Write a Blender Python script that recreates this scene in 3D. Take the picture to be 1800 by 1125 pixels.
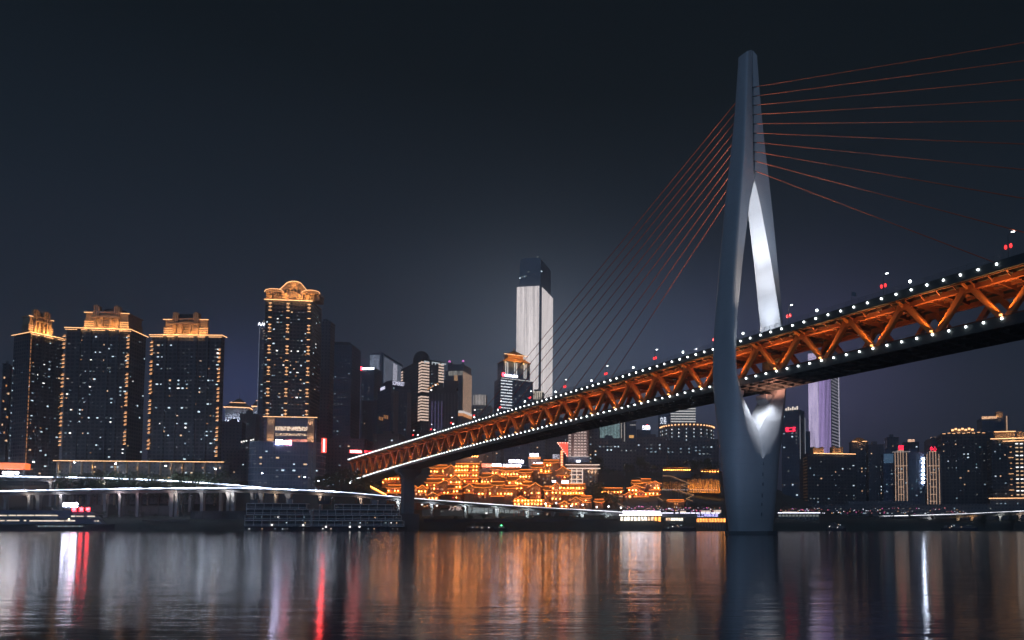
import bpy, bmesh, math, random
import numpy as np
from mathutils import Vector, Matrix
R = math.radians
random.seed(7)
SC = bpy.context.scene
for o in list(bpy.data.objects): bpy.data.objects.remove(o)
COL = SC.collection

# ------------------------------------------------------------------ camera
FPX, PPX, PPY, HCAM = 1280.0, 1150.0, 861.9, 2.2
PITCH = math.atan(0.0513); CP, SP = math.cos(PITCH), math.sin(PITCH)
cam = bpy.data.cameras.new('camera'); co = bpy.data.objects.new('camera', cam); COL.objects.link(co)
cam.sensor_width = 36; cam.lens = FPX / 1800 * 36
cam.shift_x = (900 - PPX) / 1800; cam.shift_y = (PPY - 562.5) / 1800
cam.clip_start = .5; cam.clip_end = 9000
co.location = (0, 0, HCAM); co.rotation_euler = (R(90) + PITCH, 0, 0)
SC.camera = co

def ray(px, py):
    u = (px - PPX) / FPX; v = (PPY - py) / FPX
    return Vector((u, CP - v * SP, SP + v * CP))
def at(px, py, Y):
    r = ray(px, py); k = Y / r.y
    return Vector((r.x * k, Y, HCAM + r.z * k))
def zrow(py, Y): return at(PPX, py, Y).z

# ------------------------------------------------------------------ sky, fill sun, exposure
W = bpy.data.worlds.new('World'); SC.world = W; W.use_nodes = True
nt = W.node_tree; nt.nodes.clear()
wo = nt.nodes.new('ShaderNodeOutputWorld'); bg = nt.nodes.new('ShaderNodeBackground')
tc = nt.nodes.new('ShaderNodeTexCoord'); sx = nt.nodes.new('ShaderNodeSeparateXYZ')
rp = nt.nodes.new('ShaderNodeValToRGB')
nt.links.new(tc.outputs['Generated'], sx.inputs[0]); nt.links.new(sx.outputs['Z'], rp.inputs[0])
SKY = [(0, (.060, .066, .098)), (.12, (.038, .047, .073)), (.24, (.0180, .0250, .0390)), (.38, (.0084, .0136, .0195)), (.52, (.0036, .0062, .0074)), (.8, (.0025, .004, .005))]
el = rp.color_ramp.elements
while len(el) < len(SKY): el.new(.5)
for e, (p, c) in zip(el, SKY): e.position = p; e.color = (*c, 1)
acc = rp.outputs[0]
def glow(px, py, col, sig):           # city light scattered in the low cloud, round one bearing
    global acc
    d = ray(px, py).normalized()
    vm = nt.nodes.new('ShaderNodeVectorMath'); vm.operation = 'DOT_PRODUCT'; vm.inputs[1].default_value = d
    nt.links.new(tc.outputs['Generated'], vm.inputs[0])
    mx = nt.nodes.new('ShaderNodeMath'); mx.operation = 'MAXIMUM'; mx.inputs[1].default_value = 0
    nt.links.new(vm.outputs['Value'], mx.inputs[0])
    pw = nt.nodes.new('ShaderNodeMath'); pw.operation = 'POWER'; pw.inputs[1].default_value = 1 / R(sig) ** 2
    nt.links.new(mx.outputs[0], pw.inputs[0])
    mm = nt.nodes.new('ShaderNodeMix'); mm.data_type = 'RGBA'; mm.blend_type = 'ADD'
    mm.inputs[7].default_value = (*col, 1)
    nt.links.new(pw.outputs[0], mm.inputs[0]); nt.links.new(acc, mm.inputs[6]); acc = mm.outputs[2]
glow(428, 712, (.03, .045, .16), 2.8)
glow(950, 690, (.085, .108, .150), 5.8)
glow(1195, 650, (.030, .042, .085), 4.5)
glow(1440, 700, (.050, .042, .10), 5.5)
glow(560, 720, (.004, .006, .012), 9.0)
nt.links.new(acc, bg.inputs[0]); bg.inputs[1].default_value = 1.0; nt.links.new(bg.outputs[0], wo.inputs[0])

sun = bpy.data.lights.new('fill_sun', 'SUN'); sun.energy = .40; sun.angle = R(40); sun.color = (.30, .58, 1.0)  # added bluish fill from behind the camera, lifts the unlit walls
so = bpy.data.objects.new('fill_sun', sun); COL.objects.link(so); so.rotation_euler = (R(48), 0, R(-12))

SC.view_settings.view_transform = 'Standard'; SC.view_settings.look = 'None'
SC.view_settings.exposure = 0; SC.view_settings.gamma = 1; SC.view_settings.use_curve_mapping = False
SC.cycles.max_bounces = 5; SC.cycles.diffuse_bounces = 2; SC.cycles.glossy_bounces = 3; SC.cycles.transmission_bounces = 2
SC.cycles.sample_clamp_indirect = 4; SC.cycles.use_denoising = True; SC.cycles.use_light_tree = True
SC.cycles.caustics_reflective = False; SC.cycles.caustics_refractive = False

# ------------------------------------------------------------------ materials
MATS = {}
def nodes_of(m):
    m.use_nodes = True; t = m.node_tree; return t, t.nodes['Principled BSDF']
def mat(name, col, rough=.7, metal=0, var=.25, scale=.15, bump=0):
    if name in MATS: return MATS[name]
    m = bpy.data.materials.new(name); t, p = nodes_of(m)
    p.inputs['Roughness'].default_value = rough; p.inputs['Metallic'].default_value = metal
    c = t.nodes.new('ShaderNodeTexCoord'); n = t.nodes.new('ShaderNodeTexNoise')
    n.inputs['Scale'].default_value = scale; n.inputs['Detail'].default_value = 6
    t.links.new(c.outputs['Object'], n.inputs['Vector'])
    mx = t.nodes.new('ShaderNodeMix'); mx.data_type = 'RGBA'
    mx.inputs[6].default_value = (*[v * (1 - var) for v in col], 1); mx.inputs[7].default_value = (*[min(1, v * (1 + var)) for v in col], 1)
    t.links.new(n.outputs[0], mx.inputs[0]); t.links.new(mx.outputs[2], p.inputs['Base Color'])
    if bump:
        b = t.nodes.new('ShaderNodeBump'); b.inputs['Strength'].default_value = bump; b.inputs['Distance'].default_value = .3
        t.links.new(n.outputs[0], b.inputs['Height']); t.links.new(b.outputs[0], p.inputs['Normal'])
    MATS[name] = m; return m
def emit(name, col, s, base=(.3, .3, .3)):
    if name in MATS: return MATS[name]
    m = bpy.data.materials.new(name); t, p = nodes_of(m)
    p.inputs['Base Color'].default_value = (*base, 1); p.inputs['Roughness'].default_value = .6
    p.inputs['Emission Color'].default_value = (*col, 1); p.inputs['Emission Strength'].default_value = s
    MATS[name] = m; return m
def emit_noise(name, col, s, scale=(.5, .5, .5), lo=.2, thr=(.35, .65)):   # an LED facade or a busy lit interior: uneven light
    if name in MATS: return MATS[name]
    m = emit(name, col, s); t = m.node_tree; p = t.nodes['Principled BSDF']
    c = t.nodes.new('ShaderNodeTexCoord'); mp = t.nodes.new('ShaderNodeMapping'); mp.inputs['Scale'].default_value = scale
    n = t.nodes.new('ShaderNodeTexNoise'); n.inputs['Scale'].default_value = 1; n.inputs['Detail'].default_value = 3
    r = t.nodes.new('ShaderNodeMapRange'); r.inputs[1].default_value = thr[0]; r.inputs[2].default_value = thr[1]; r.inputs[3].default_value = lo * s; r.inputs[4].default_value = s
    t.links.new(c.outputs['Object'], mp.inputs[0]); t.links.new(mp.outputs[0], n.inputs['Vector'])
    t.links.new(n.outputs[0], r.inputs[0]); t.links.new(r.outputs[0], p.inputs['Emission Strength'])
    return m
def facade(name, wall, glass, bay=3.2, floor=3.2, mortar=.22, rough_glass=.18):   # masonry with dark panes, laid on the object's own x+y and z
    if name in MATS: return MATS[name]
    m = bpy.data.materials.new(name); t, p = nodes_of(m)
    c = t.nodes.new('ShaderNodeTexCoord'); s = t.nodes.new('ShaderNodeSeparateXYZ'); t.links.new(c.outputs['Object'], s.inputs[0])
    a = t.nodes.new('ShaderNodeMath'); t.links.new(s.outputs[0], a.inputs[0]); t.links.new(s.outputs[1], a.inputs[1])
    cb = t.nodes.new('ShaderNodeCombineXYZ'); t.links.new(a.outputs[0], cb.inputs[0]); t.links.new(s.outputs[2], cb.inputs[1])
    b = t.nodes.new('ShaderNodeTexBrick'); b.offset = 0; b.inputs['Scale'].default_value = 1
    b.inputs['Brick Width'].default_value = bay; b.inputs['Row Height'].default_value = floor
    b.inputs['Mortar Size'].default_value = mortar * floor; b.inputs['Mortar Smooth'].default_value = 0
    b.inputs['Color1'].default_value = (*glass, 1); b.inputs['Color2'].default_value = (*[g * 1.8 for g in glass], 1); b.inputs['Mortar'].default_value = (*wall, 1)
    t.links.new(cb.outputs[0], b.inputs['Vector'])
    n = t.nodes.new('ShaderNodeTexNoise'); n.inputs['Scale'].default_value = .08; n.inputs['Detail'].default_value = 5; t.links.new(c.outputs['Object'], n.inputs['Vector'])
    r = t.nodes.new('ShaderNodeMapRange'); r.inputs[3].default_value = .6; r.inputs[4].default_value = 1.35; t.links.new(n.outputs[0], r.inputs[0])
    mx = t.nodes.new('ShaderNodeMix'); mx.data_type = 'RGBA'; mx.blend_type = 'MULTIPLY'; mx.inputs[0].default_value = 1
    t.links.new(b.outputs['Color'], mx.inputs[6]); t.links.new(r.outputs[0], mx.inputs[7]); t.links.new(mx.outputs[2], p.inputs['Base Color'])
    rr = t.nodes.new('ShaderNodeMapRange'); rr.inputs[3].default_value = rough_glass; rr.inputs[4].default_value = .75
    t.links.new(b.outputs['Fac'], rr.inputs[0]); t.links.new(rr.outputs[0], p.inputs['Roughness'])
    MATS[name] = m; return m

WARM, COOL, GOLD = (1, .62, .33), (.78, .92, 1.0), (1, .42, .12)
M_conc = mat('pale concrete', (.36, .37, .38), .75, var=.18, scale=.4)
M_dconc = mat('dark concrete', (.16, .17, .18), .8, var=.3)
M_steel = mat('dark steel', (.10, .12, .13), .45, .4)
M_stone = mat('sandstone', (.52, .40, .27), .75, var=.12, scale=.5)
M_dark = mat('dark roof', (.06, .065, .07), .7)
M_wins = {'cool': emit('cool window', (.72, .9, 1), 1.5), 'cool2': emit('dim cool window', (.6, .85, 1), .55), 'warm': emit('warm window', (1, .62, .35), 1.3),
          'orange': emit('orange window', (1, .42, .14), .9), 'dim': emit('dim window', (.8, .85, .8), .22), 'teal': emit('teal window', (.35, .75, .85), .45), 'white': emit('white window', (1, .95, .9), 2.6)}
M_led = emit('golden light strip', (1, .50, .22), 3.0)
M_ledo = emit('orange light strip', (1, .26, .035), 3.6)
M_ledw = emit('white light strip', (1, .92, .95), 2.6)
M_led_road = emit_noise('parapet light strip', (.70, .80, 1), 48.0, (.07, .02, .02), .10, (.42, .60)); M_led_road2 = emit_noise('paler parapet light strip', (.95, .95, 1), 5.0, (.07, .02, .02), .3)
M_lamp = emit('white lamp', (.9, .97, 1), 13)
M_lampw = emit('warm lamp', (1, .72, .42), 12)
M_red = emit('red neon', (1, .03, .05), 16)
M_redpanel = emit('red panel', (1, .08, .04), 1.6)
M_sign = emit('white sign', (.86, .88, 1), 6)

# ------------------------------------------------------------------ mesh helpers
class MB:
    def __init__(s): s.v = []; s.f = []; s.mi = []
    def add(s, vs, fs, mi=0):
        n = len(s.v); s.v += [tuple(v) for v in vs]; s.f += [tuple(i + n for i in f) for f in fs]; s.mi += [mi] * len(fs); return s
    def box(s, x0, x1, y0, y1, z0, z1, mi=0):
        vs = [(x, y, z) for z in (z0, z1) for y in (y0, y1) for x in (x0, x1)]
        return s.add(vs, [(0, 2, 3, 1), (4, 5, 7, 6), (0, 1, 5, 4), (2, 6, 7, 3), (0, 4, 6, 2), (1, 3, 7, 5)], mi)
    def prism(s, poly, z0, z1, mi=0):
        n = len(poly); vs = [(x, y, z0) for x, y in poly] + [(x, y, z1) for x, y in poly]
        return s.add(vs, [tuple(reversed(range(n))), tuple(range(n, 2 * n))] + [(i, (i + 1) % n, n + (i + 1) % n, n + i) for i in range(n)], mi)
    def extr(s, prof, y0, y1, mi=0):        # profile in x,z pushed along y
        n = len(prof); vs = [(x, y0, z) for x, z in prof] + [(x, y1, z) for x, z in prof]
        return s.add(vs, [tuple(range(n)), tuple(reversed(range(n, 2 * n)))] + [(i, n + i, n + (i + 1) % n, (i + 1) % n) for i in range(n)], mi)
    def bar(s, p, q, w, h=None, mi=0, up=(0, 0, 1)):
        h = h or w; p = Vector(p); q = Vector(q); d = (q - p)
        if d.length < 1e-6: return s
        d.normalize(); u = Vector(up)
        if abs(d.dot(u)) > .98: u = Vector((1, 0, 0))
        a = d.cross(u).normalized() * w / 2; b = a.cross(d).normalized() * h / 2
        vs = [c + k * a + l * b for c in (p, q) for k, l in ((-1, -1), (1, -1), (1, 1), (-1, 1))]
        return s.add(vs, [(0, 1, 2, 3), (7, 6, 5, 4), (0, 4, 5, 1), (1, 5, 6, 2), (2, 6, 7, 3), (3, 7, 4, 0)], mi)
    def tube(s, p, q, r, r2=None, n=8, mi=0):
        r2 = r if r2 is None else r2; p = Vector(p); q = Vector(q); d = (q - p).normalized()
        a = d.orthogonal().normalized(); b = d.cross(a)
        vs = [p + r * (math.cos(t) * a + math.sin(t) * b) for t in [6.28318 * i / n for i in range(n)]] + [q + r2 * (math.cos(t) * a + math.sin(t) * b) for t in [6.28318 * i / n for i in range(n)]]
        return s.add(vs, [tuple(reversed(range(n))), tuple(range(n, 2 * n))] + [(i, (i + 1) % n, n + (i + 1) % n, n + i) for i in range(n)], mi)
    def ball(s, c, r, rz=None, n=8, m=6, mi=0):
        rz = rz or r; x, y, z = c; vs = [(x, y, z - rz)]
        for j in range(1, m):
            t = math.pi * j / m
            vs += [(x + r * math.sin(t) * math.cos(6.28318 * i / n), y + r * math.sin(t) * math.sin(6.28318 * i / n), z - rz * math.cos(t)) for i in range(n)]
        vs.append((x, y, z + rz)); fs = [(0, 1 + (i + 1) % n, 1 + i) for i in range(n)]
        for j in range(m - 2):
            fs += [(1 + j * n + i, 1 + j * n + (i + 1) % n, 1 + (j + 1) * n + (i + 1) % n, 1 + (j + 1) * n + i) for i in range(n)]
        k = 1 + (m - 2) * n; fs += [(k + i, k + (i + 1) % n, len(vs) - 1) for i in range(n)]
        return s.add(vs, fs, mi)
    def mesh(s, name, mats, smooth=None, fix=True):
        me = bpy.data.meshes.new(name); me.from_pydata(s.v, [], s.f)
        for m in (mats if isinstance(mats, (list, tuple)) else [mats]): me.materials.append(m)
        me.polygons.foreach_set('material_index', s.mi)
        if fix:
            b = bmesh.new(); b.from_mesh(me); bmesh.ops.recalc_face_normals(b, faces=b.faces); b.to_mesh(me); b.free()
        if smooth:
            me.polygons.foreach_set('use_smooth', [True] * len(me.polygons)); me.set_sharp_from_angle(angle=R(smooth))
        me.update(); return me
    def build(s, name, mats, parent=None, smooth=None, fix=True):
        o = bpy.data.objects.new(name, s.mesh(name, mats, smooth, fix)); COL.objects.link(o)
        if parent: o.parent = parent
        return o
def tag(o, label=None, cat=None, group=None, kind=None):
    if label: o['label'] = label
    if cat: o['category'] = cat
    if group: o['group'] = group
    if kind: o['kind'] = kind
    return o
def empty(name, loc, rz=0):
    o = bpy.data.objects.new(name, None); COL.objects.link(o); o.location = loc; o.rotation_euler = (0, 0, rz); o.empty_display_size = .5; return o
def inst(name, me, parent, loc, scale=(1, 1, 1), rz=0):
    o = bpy.data.objects.new(name, me); COL.objects.link(o); o.parent = parent; o.location = loc; o.scale = scale; o.rotation_euler = (0, 0, rz); return o
def lamp(name, loc, power, col=GOLD, parent=None, radius=.3, spot=None, aim=None, blend=.6):
    if not spot: spot, aim, blend = 165, Vector(loc) + Vector((0, 1, .25)), .35       # shielded: throws its light at the wall, not over the river
    l = bpy.data.lights.new(name, 'SPOT' if spot else 'POINT'); l.energy = power; l.color = col; l.shadow_soft_size = radius
    o = bpy.data.objects.new(name, l); COL.objects.link(o); o.location = loc
    if parent: o.parent = parent
    if spot:
        l.spot_size = R(spot); l.spot_blend = blend
        o.rotation_euler = (Vector(aim) - Vector(loc)).to_track_quat('-Z', 'Y').to_euler()
    return o
def text(s, name, size, m, parent, loc, rz=0, ext=.08, align='LEFT'):
    c = bpy.data.curves.new(name, 'FONT'); c.body = s; c.size = size; c.extrude = ext; c.align_x = align
    f = bpy.data.objects.new(name, c); COL.objects.link(f); bpy.context.view_layer.update()
    me = bpy.data.meshes.new_from_object(f.evaluated_get(bpy.context.evaluated_depsgraph_get())); bpy.data.objects.remove(f); bpy.data.curves.remove(c)
    me.materials.clear(); me.materials.append(m)
    o = bpy.data.objects.new(name, me); COL.objects.link(o); o.parent = parent; o.location = loc; o.rotation_euler = (R(90), 0, rz); return o
UNIT = {}
def unit(m):
    if m not in UNIT: UNIT[m] = MB().box(-.5, .5, -.06, .06, -.5, .5).mesh('pane', MATS[m] if isinstance(m, str) else m)
    return UNIT[m]
WM = {k: MB().box(-.5, .5, -.06, .06, -.5, .5).mesh('lit_window', v) for k, v in M_wins.items()}

# ------------------------------------------------------------------ terrain and water
def bank(X): return float(np.interp(X, [-900, -430, -173, 0, 150, 450, 1500], [488, 496, 520, 522, 566, 640, 700]))
def ground(X, Y):
    d = Y - bank(X)
    left = np.interp(d, [-30, 0, 5, 12, 40, 55, 80, 160, 400, 1500, 4000], [-7, -.6, 5, 8, 11, 18, 34, 46, 60, 60, 60])
    mid = np.interp(d, [-30, 0, 5, 12, 36, 50, 75, 95, 160, 400, 1500, 4000], [-7, -.6, 5, 8.5, 12, 18, 34, 46, 58, 66, 60, 60])
    rt = np.interp(d, [-30, 0, 5, 12, 40, 90, 200, 400, 1500, 4000], [-7, -.6, 5, 7.5, 9, 14, 30, 50, 50, 50])
    a = np.interp(X, [-330, -230], [0, 1]); b = np.interp(X, [60, 170], [0, 1])
    return float((left * (1 - a) + mid * a) * (1 - b) + rt * b)
mb = MB(); xs = list(range(-1700, 1701, 20)); ds = [-30, -8, 0, 2.5, 5, 8, 12, 20, 30, 36, 40, 45, 50, 55, 60, 68, 75, 80, 88, 95, 110, 130, 160, 200, 260, 330, 400, 600, 900, 1500, 2500, 4000]
random.seed(3)
for d in ds:
    for X in xs:
        mb.v.append((X, bank(X) + d, ground(X, bank(X) + d) + (random.uniform(-.7, .7) if 12 < d < 500 else random.uniform(-.12, .12))))
nx = len(xs)
for j in range(len(ds) - 1):
    for i in range(nx - 1):
        mb.f.append((j * nx + i, j * nx + i + 1, (j + 1) * nx + i + 1, (j + 1) * nx + i)); mb.mi.append(0)
M_bank = mat('wooded bank', (.075, .085, .07), .95, var=.6, scale=.06, bump=.5)
tag(mb.build('river_bank', M_bank, smooth=50), kind='structure')

m = bpy.data.materials.new('river water'); t, p = nodes_of(m)
p.inputs['Base Color'].default_value = (.004, .008, .011, 1); p.inputs['Roughness'].default_value = .095; p.inputs['IOR'].default_value = 1.33
c = t.nodes.new('ShaderNodeTexCoord')
prev = None
for sc_, dist in (((.03, .16, 1), .05), ((.20, 1.1, 1), .020), ((1.0, 3.4, 1), .0095), ((4.0, 10.0, 1), .0013)):
    mp = t.nodes.new('ShaderNodeMapping'); mp.inputs['Scale'].default_value = sc_
    n = t.nodes.new('ShaderNodeTexNoise'); n.inputs['Scale'].default_value = 1; n.inputs['Detail'].default_value = 3; n.inputs['Roughness'].default_value = .55
    b = t.nodes.new('ShaderNodeBump'); b.inputs['Strength'].default_value = 1; b.inputs['Distance'].default_value = dist
    t.links.new(c.outputs['Object'], mp.inputs[0]); t.links.new(mp.outputs[0], n.inputs['Vector']); t.links.new(n.outputs[0], b.inputs['Height'])
    if prev: t.links.new(prev.outputs[0], b.inputs['Normal'])
    prev = b
t.links.new(prev.outputs[0], p.inputs['Normal'])
wm = MB(); wm.add([(-1700, -60, 0), (1700, -60, 0), (1700, 760, 0), (-1700, 760, 0)], [(0, 1, 2, 3)])
tag(wm.build('water', m), kind='structure')

# ------------------------------------------------------------------ the bridge
KB = .7555; CL = 212.0
WU, WL, WT = 10.4, 7.4, 6.6           # half widths: upper deck, lower deck, truss planes
Dv = Vector((-.6028, .7979, 0)); Tv = Vector((.7979, .6028, 0))
def line_pt(px, py, c):
    r = ray(px, py); Y = c / (KB + r.x / r.y); return at(px, py, Y)
C0 = line_pt(1320, 925, CL); C0.z = 0
def s_of(P): return (P - C0).dot(Dv)
def loc_b(P): q = P - C0; return Vector((q.dot(Dv), -q.dot(Tv), P.z))
CU, CLW = CL - WU / .7979, CL - WL / .7979
up_pts = [(1797, 451), (1600, 510.5), (1408, 568.5), (1228, 622), (980, 697), (733.6, 770.8), (612, 808)]
lo_pts = [(1778, 556), (1590, 601), (1402, 645), (1226, 685), (980, 745), (733, 809.4), (632, 839.9)]
us = [line_pt(x, y, CU) for x, y in up_pts]; ls = [line_pt(x, y, CLW) for x, y in lo_pts]
def fit(pts, deg):
    c = np.polyfit([s_of(P) for P in pts], [P.z for P in pts], deg); return lambda s: float(np.polyval(c, s))
ZU, ZL = fit(us, 2), fit(ls, 3)        # lamp line heights along the bridge
S0, S1 = -230.0, s_of(us[-1]) + 3
bridge = tag(empty('cable_stayed_bridge', C0, math.atan2(Dv.y, Dv.x)), 'orange steel truss bridge with white lamps hung on red cables from one tall grey pylon', 'bridge')

M_or = mat('orange steel', (.74, .25, .06), .42, 0, .12, .3); M_or2 = mat('shaded orange steel', (.22, .06, .02), .6, 0, .2, .3)  # second steel has the underside's shade put into its colour
M_pyl = bpy.data.materials.new('pylon concrete'); t, p = nodes_of(M_pyl)
c = t.nodes.new('ShaderNodeTexCoord'); n = t.nodes.new('ShaderNodeTexNoise'); n.inputs['Scale'].default_value = .25; n.inputs['Detail'].default_value = 7
mp = t.nodes.new('ShaderNodeMapping'); mp.inputs['Scale'].default_value = (1, 1, .3)
t.links.new(c.outputs['Object'], mp.inputs[0]); t.links.new(mp.outputs[0], n.inputs['Vector'])
s_ = t.nodes.new('ShaderNodeSeparateXYZ'); t.links.new(c.outputs['Object'], s_.inputs[0])
fr = t.nodes.new('ShaderNodeMath'); fr.operation = 'PINGPONG'; fr.inputs[1].default_value = 2.25; t.links.new(s_.outputs[2], fr.inputs[0])
lt = t.nodes.new('ShaderNodeMath'); lt.operation = 'LESS_THAN'; lt.inputs[1].default_value = .07; t.links.new(fr.outputs[0], lt.inputs[0])
mx = t.nodes.new('ShaderNodeMix'); mx.data_type = 'RGBA'; mx.inputs[6].default_value = (.44, .46, .49, 1); mx.inputs[7].default_value = (.58, .60, .62, 1); t.links.new(n.outputs[0], mx.inputs[0])
m2 = t.nodes.new('ShaderNodeMix'); m2.data_type = 'RGBA'; m2.inputs[7].default_value = (.40, .42, .45, 1); t.links.new(mx.outputs[2], m2.inputs[6])
ml = t.nodes.new('ShaderNodeMath'); ml.operation = 'MULTIPLY'; ml.inputs[1].default_value = .55; t.links.new(lt.outputs[0], ml.inputs[0]); t.links.new(ml.outputs[0], m2.inputs[0])
t.links.new(m2.outputs[2], p.inputs['Base Color']); p.inputs['Roughness'].default_value = .55

# pylon: sections keyed by picture row -> outer half width a, ridge (r, lr), inner (g, li), in metres
KEY = [  # row   a     r     lr    g     li
    (86,  2.6,  1.9, 2.35, .30, 2.20),
    (180, 4.0,  3.2, 2.80, .32, 2.40),
    (250, 5.4,  4.6, 3.25, .32, 2.60),
    (300, 6.6,  5.7, 3.65, .32, 2.75),
    (309, 6.8,  5.9, 3.7,  .05, 2.78),
    (350, 7.9,  6.9, 3.9, 2.5, 3.0),
    (450, 10.1, 8.9, 4.2, 6.45, 3.9),
    (560, 12.0, 11.0, 4.7, 10.0, 4.7),
    (620, 12.5, 11.6, 5.1, 10.9, 5.0),
    (660, 12.4, 11.3, 5.5, 10.3, 4.6),
    (700, 12.0, 10.1, 5.85, 6.9, 3.8),
    (740, 11.6, 7.9, 5.9, 2.0, 3.8),
    (757, 11.4, 6.7, 5.9, 0.0, 3.8),
    (806, 10.8, 0.02, 5.8, 0.0, 5.6),
    (850, 10.0, .02, 5.4, 0.0, 5.3),
    (935, 8.1, .02, 4.5, 0.0, 4.4), (960, 7.9, .02, 4.4, 0, 4.3)]
ZK = [zrow(k[0], 233.5) for k in KEY]
def sect(z):
    i = min(max(0, np.searchsorted([-q for q in ZK], -z) - 1), len(KEY) - 2)
    f = (z - ZK[i]) / (ZK[i + 1] - ZK[i])
    return [KEY[i][j] + (KEY[i + 1][j] - KEY[i][j]) * f for j in range(1, 6)]
def smooth_sect(z):
    if z > ZK[3] or z < ZK[12] + 2: w = [(0, 1)]
    else: w = [(-5, .2), (-2.5, .2), (0, .2), (2.5, .2), (5, .2)]
    out = [0] * 5
    for dz, k in w:
        q = sect(z + dz)
        for j in range(5): out[j] += q[j] * k
    out[3:] = sect(z)[3:]
    return out
zl = sorted(set([round(z, 3) for z in np.linspace(ZK[-1], ZK[0], 110)] + [round(z, 3) for z in ZK]))
mb = MB(); NC = 14
for side in (1, -1):
    rings = []
    for z in zl:
        a, r, lr, g, li = smooth_sect(z)
        pts = [(-li, g), (-lr, r)]
        for i in range(1, NC):
            th = math.pi * i / NC; cx = -math.cos(th); sn = math.sin(th)
            e = .62
            pts.append((math.copysign(abs(cx) ** e, cx) * lr, r + (a - r) * sn ** .8))
        pts += [(lr, r), (li, g)]
        zz = z
        row = []
        for (s, tt) in pts:
            dz = 0
            if z == zl[-1]: dz = 1.9 - .62 * (tt - .3)        # slanted tip
            row.append((s, -side * tt, zz + dz))
        rings.append((len(mb.v), g)); mb.v += row
    n = NC + 3
    for j in range(len(zl) - 1):
        b0, g0 = rings[j]; b1, g1 = rings[j + 1]
        for i in range(n - 1): mb.f.append((b0 + i, b0 + i + 1, b1 + i + 1, b1 + i)); mb.mi.append(0)
        if max(g0, g1) > .04: mb.f.append((b0 + n - 1, b0, b1, b1 + n - 1)); mb.mi.append(0)
    mb.f.append(tuple(rings[-1][0] + i for i in range(n))); mb.mi.append(0)
pyl = mb.build('pylon', M_pyl, bridge, smooth=28)
sl = MB().box(-1.4, 1.4, -.30, .30, ZK[4] - 2, ZK[0] - 6)
sl.build('anchor_slot', M_steel, pyl)
ft = MB().prism([(-7.4, 0), (-5, -7), (0, -9.4), (5, -7), (7.4, 0), (5, 7), (0, 9.4), (-5, 7)], -3, 1.1)
ft.build('footing', M_dconc, pyl)
# draught marks cut on the seam, and a cross beam under the lower deck
z = 6
random.seed(5)
for k, h in enumerate((3.6, 3.0, 4.2, 3.4, 4.0, 3.2)):
    l = sect(z + 2)[2]
    MB().box(-l - .05, -l + .5, -.3 + random.uniform(-.15, .15), .1 + random.uniform(-.1, .15), z, z + h * .3).build('gauge_mark', mat('gauge paint', (.16, .18, .21), .7), pyl); z += h * .9
zb = ZL(0) - 3.2
for sg in (1, -1):
    q = MB(); q.add([(x, sg * y, z) for x in (-2.4, 2.4) for y, z in ((11.0, zb + .2), (5.2, zb + .2), (5.2, zb - 1.4), (9.0, zb - 5.5), (11.0, zb - 5.5))],
        [(0, 1, 2, 3, 4), (9, 8, 7, 6, 5)] + [(i, 5 + i, 5 + (i + 1) % 5, (i + 1) % 5) for i in range(5)])
    q.build('corbel', M_pyl, pyl)
lx = MB().tube((0, -1.2, ZK[0] - 3), (0, -1.2, ZK[0] + .6), .05); lx.ball((0, -1.2, ZK[0] + .7), .16); lx.build('beacon', M_wins['white'], pyl)

# decks as strips that follow the grade
def strip(mb, y0, y1, zf, zlo, zhi, s0=S0, s1=S1, step=8.7, mi=0):
    n = max(2, int((s1 - s0) / step)); base = len(mb.v)
    for i in range(n + 1):
        s = s0 + (s1 - s0) * i / n; z = zf(s)
        mb.v += [(s, y0, z + zlo), (s, y1, z + zlo), (s, y1, z + zhi), (s, y0, z + zhi)]
    for i in range(n):
        a = base + 4 * i; b = a + 4
        for k in range(4): mb.f.append((a + k, a + (k + 1) % 4, b + (k + 1) % 4, b + k)); mb.mi.append(mi)
    mb.f += [(base, base + 3, base + 2, base + 1), (base + 4 * n, base + 4 * n + 1, base + 4 * n + 2, base + 4 * n + 3)]; mb.mi += [mi] * 2
BAY = 17.4
M_fascia = mat('fascia steel', (.075, .085, .085), .5, .2, .3, .5)
ud = MB(); strip(ud, -WU, WU, ZU, -.9, .45); 
for sg in (1, -1):
    strip(ud, sg * (WU + .02) - .12, sg * (WU + .02) + .12, ZU, -1.5, .75)
upper = ud.build('upper_deck', M_fascia, bridge)
rail = MB()
for sg in (1, -1):
    for h in (1.0, 1.5, 2.0): strip(rail, sg * WU - .04, sg * WU + .04, ZU, h, h + .06)
s = S0
while s < S1:
    for sg in (1, -1): rail.box(s - .05, s + .05, sg * WU - .05, sg * WU + .05, ZU(s) + .7, ZU(s) + 2.0)
    s += 2.175
rail.build('railing', mat('railing steel', (.30, .33, .35), .4, .6), upper)
ld = MB(); strip(ld, -WL, WL, ZL, -.7, .1)
for sg in (1, -1): strip(ld, sg * (WL + .02) - .15, sg * (WL + .02) + .15, ZL, -1.9, .5)
for y in (-3.7, 0, 3.7): strip(ld, y - .12, y + .12, ZL, -1.7, -.75)
s = S0
while s < S1:
    ld.box(s - .12, s + .12, -WL + .2, WL - .2, ZL(s) - 1.85, ZL(s) - .72); s += BAY / 4
lower = ld.build('lower_deck', M_fascia, bridge)
rail = MB()
for sg in (1, -1):
    for h in (.9, 1.4): strip(rail, sg * WL - .04, sg * WL + .04, ZL, h, h + .05)
rail.build('railing', MATS['railing steel'], lower)
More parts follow.
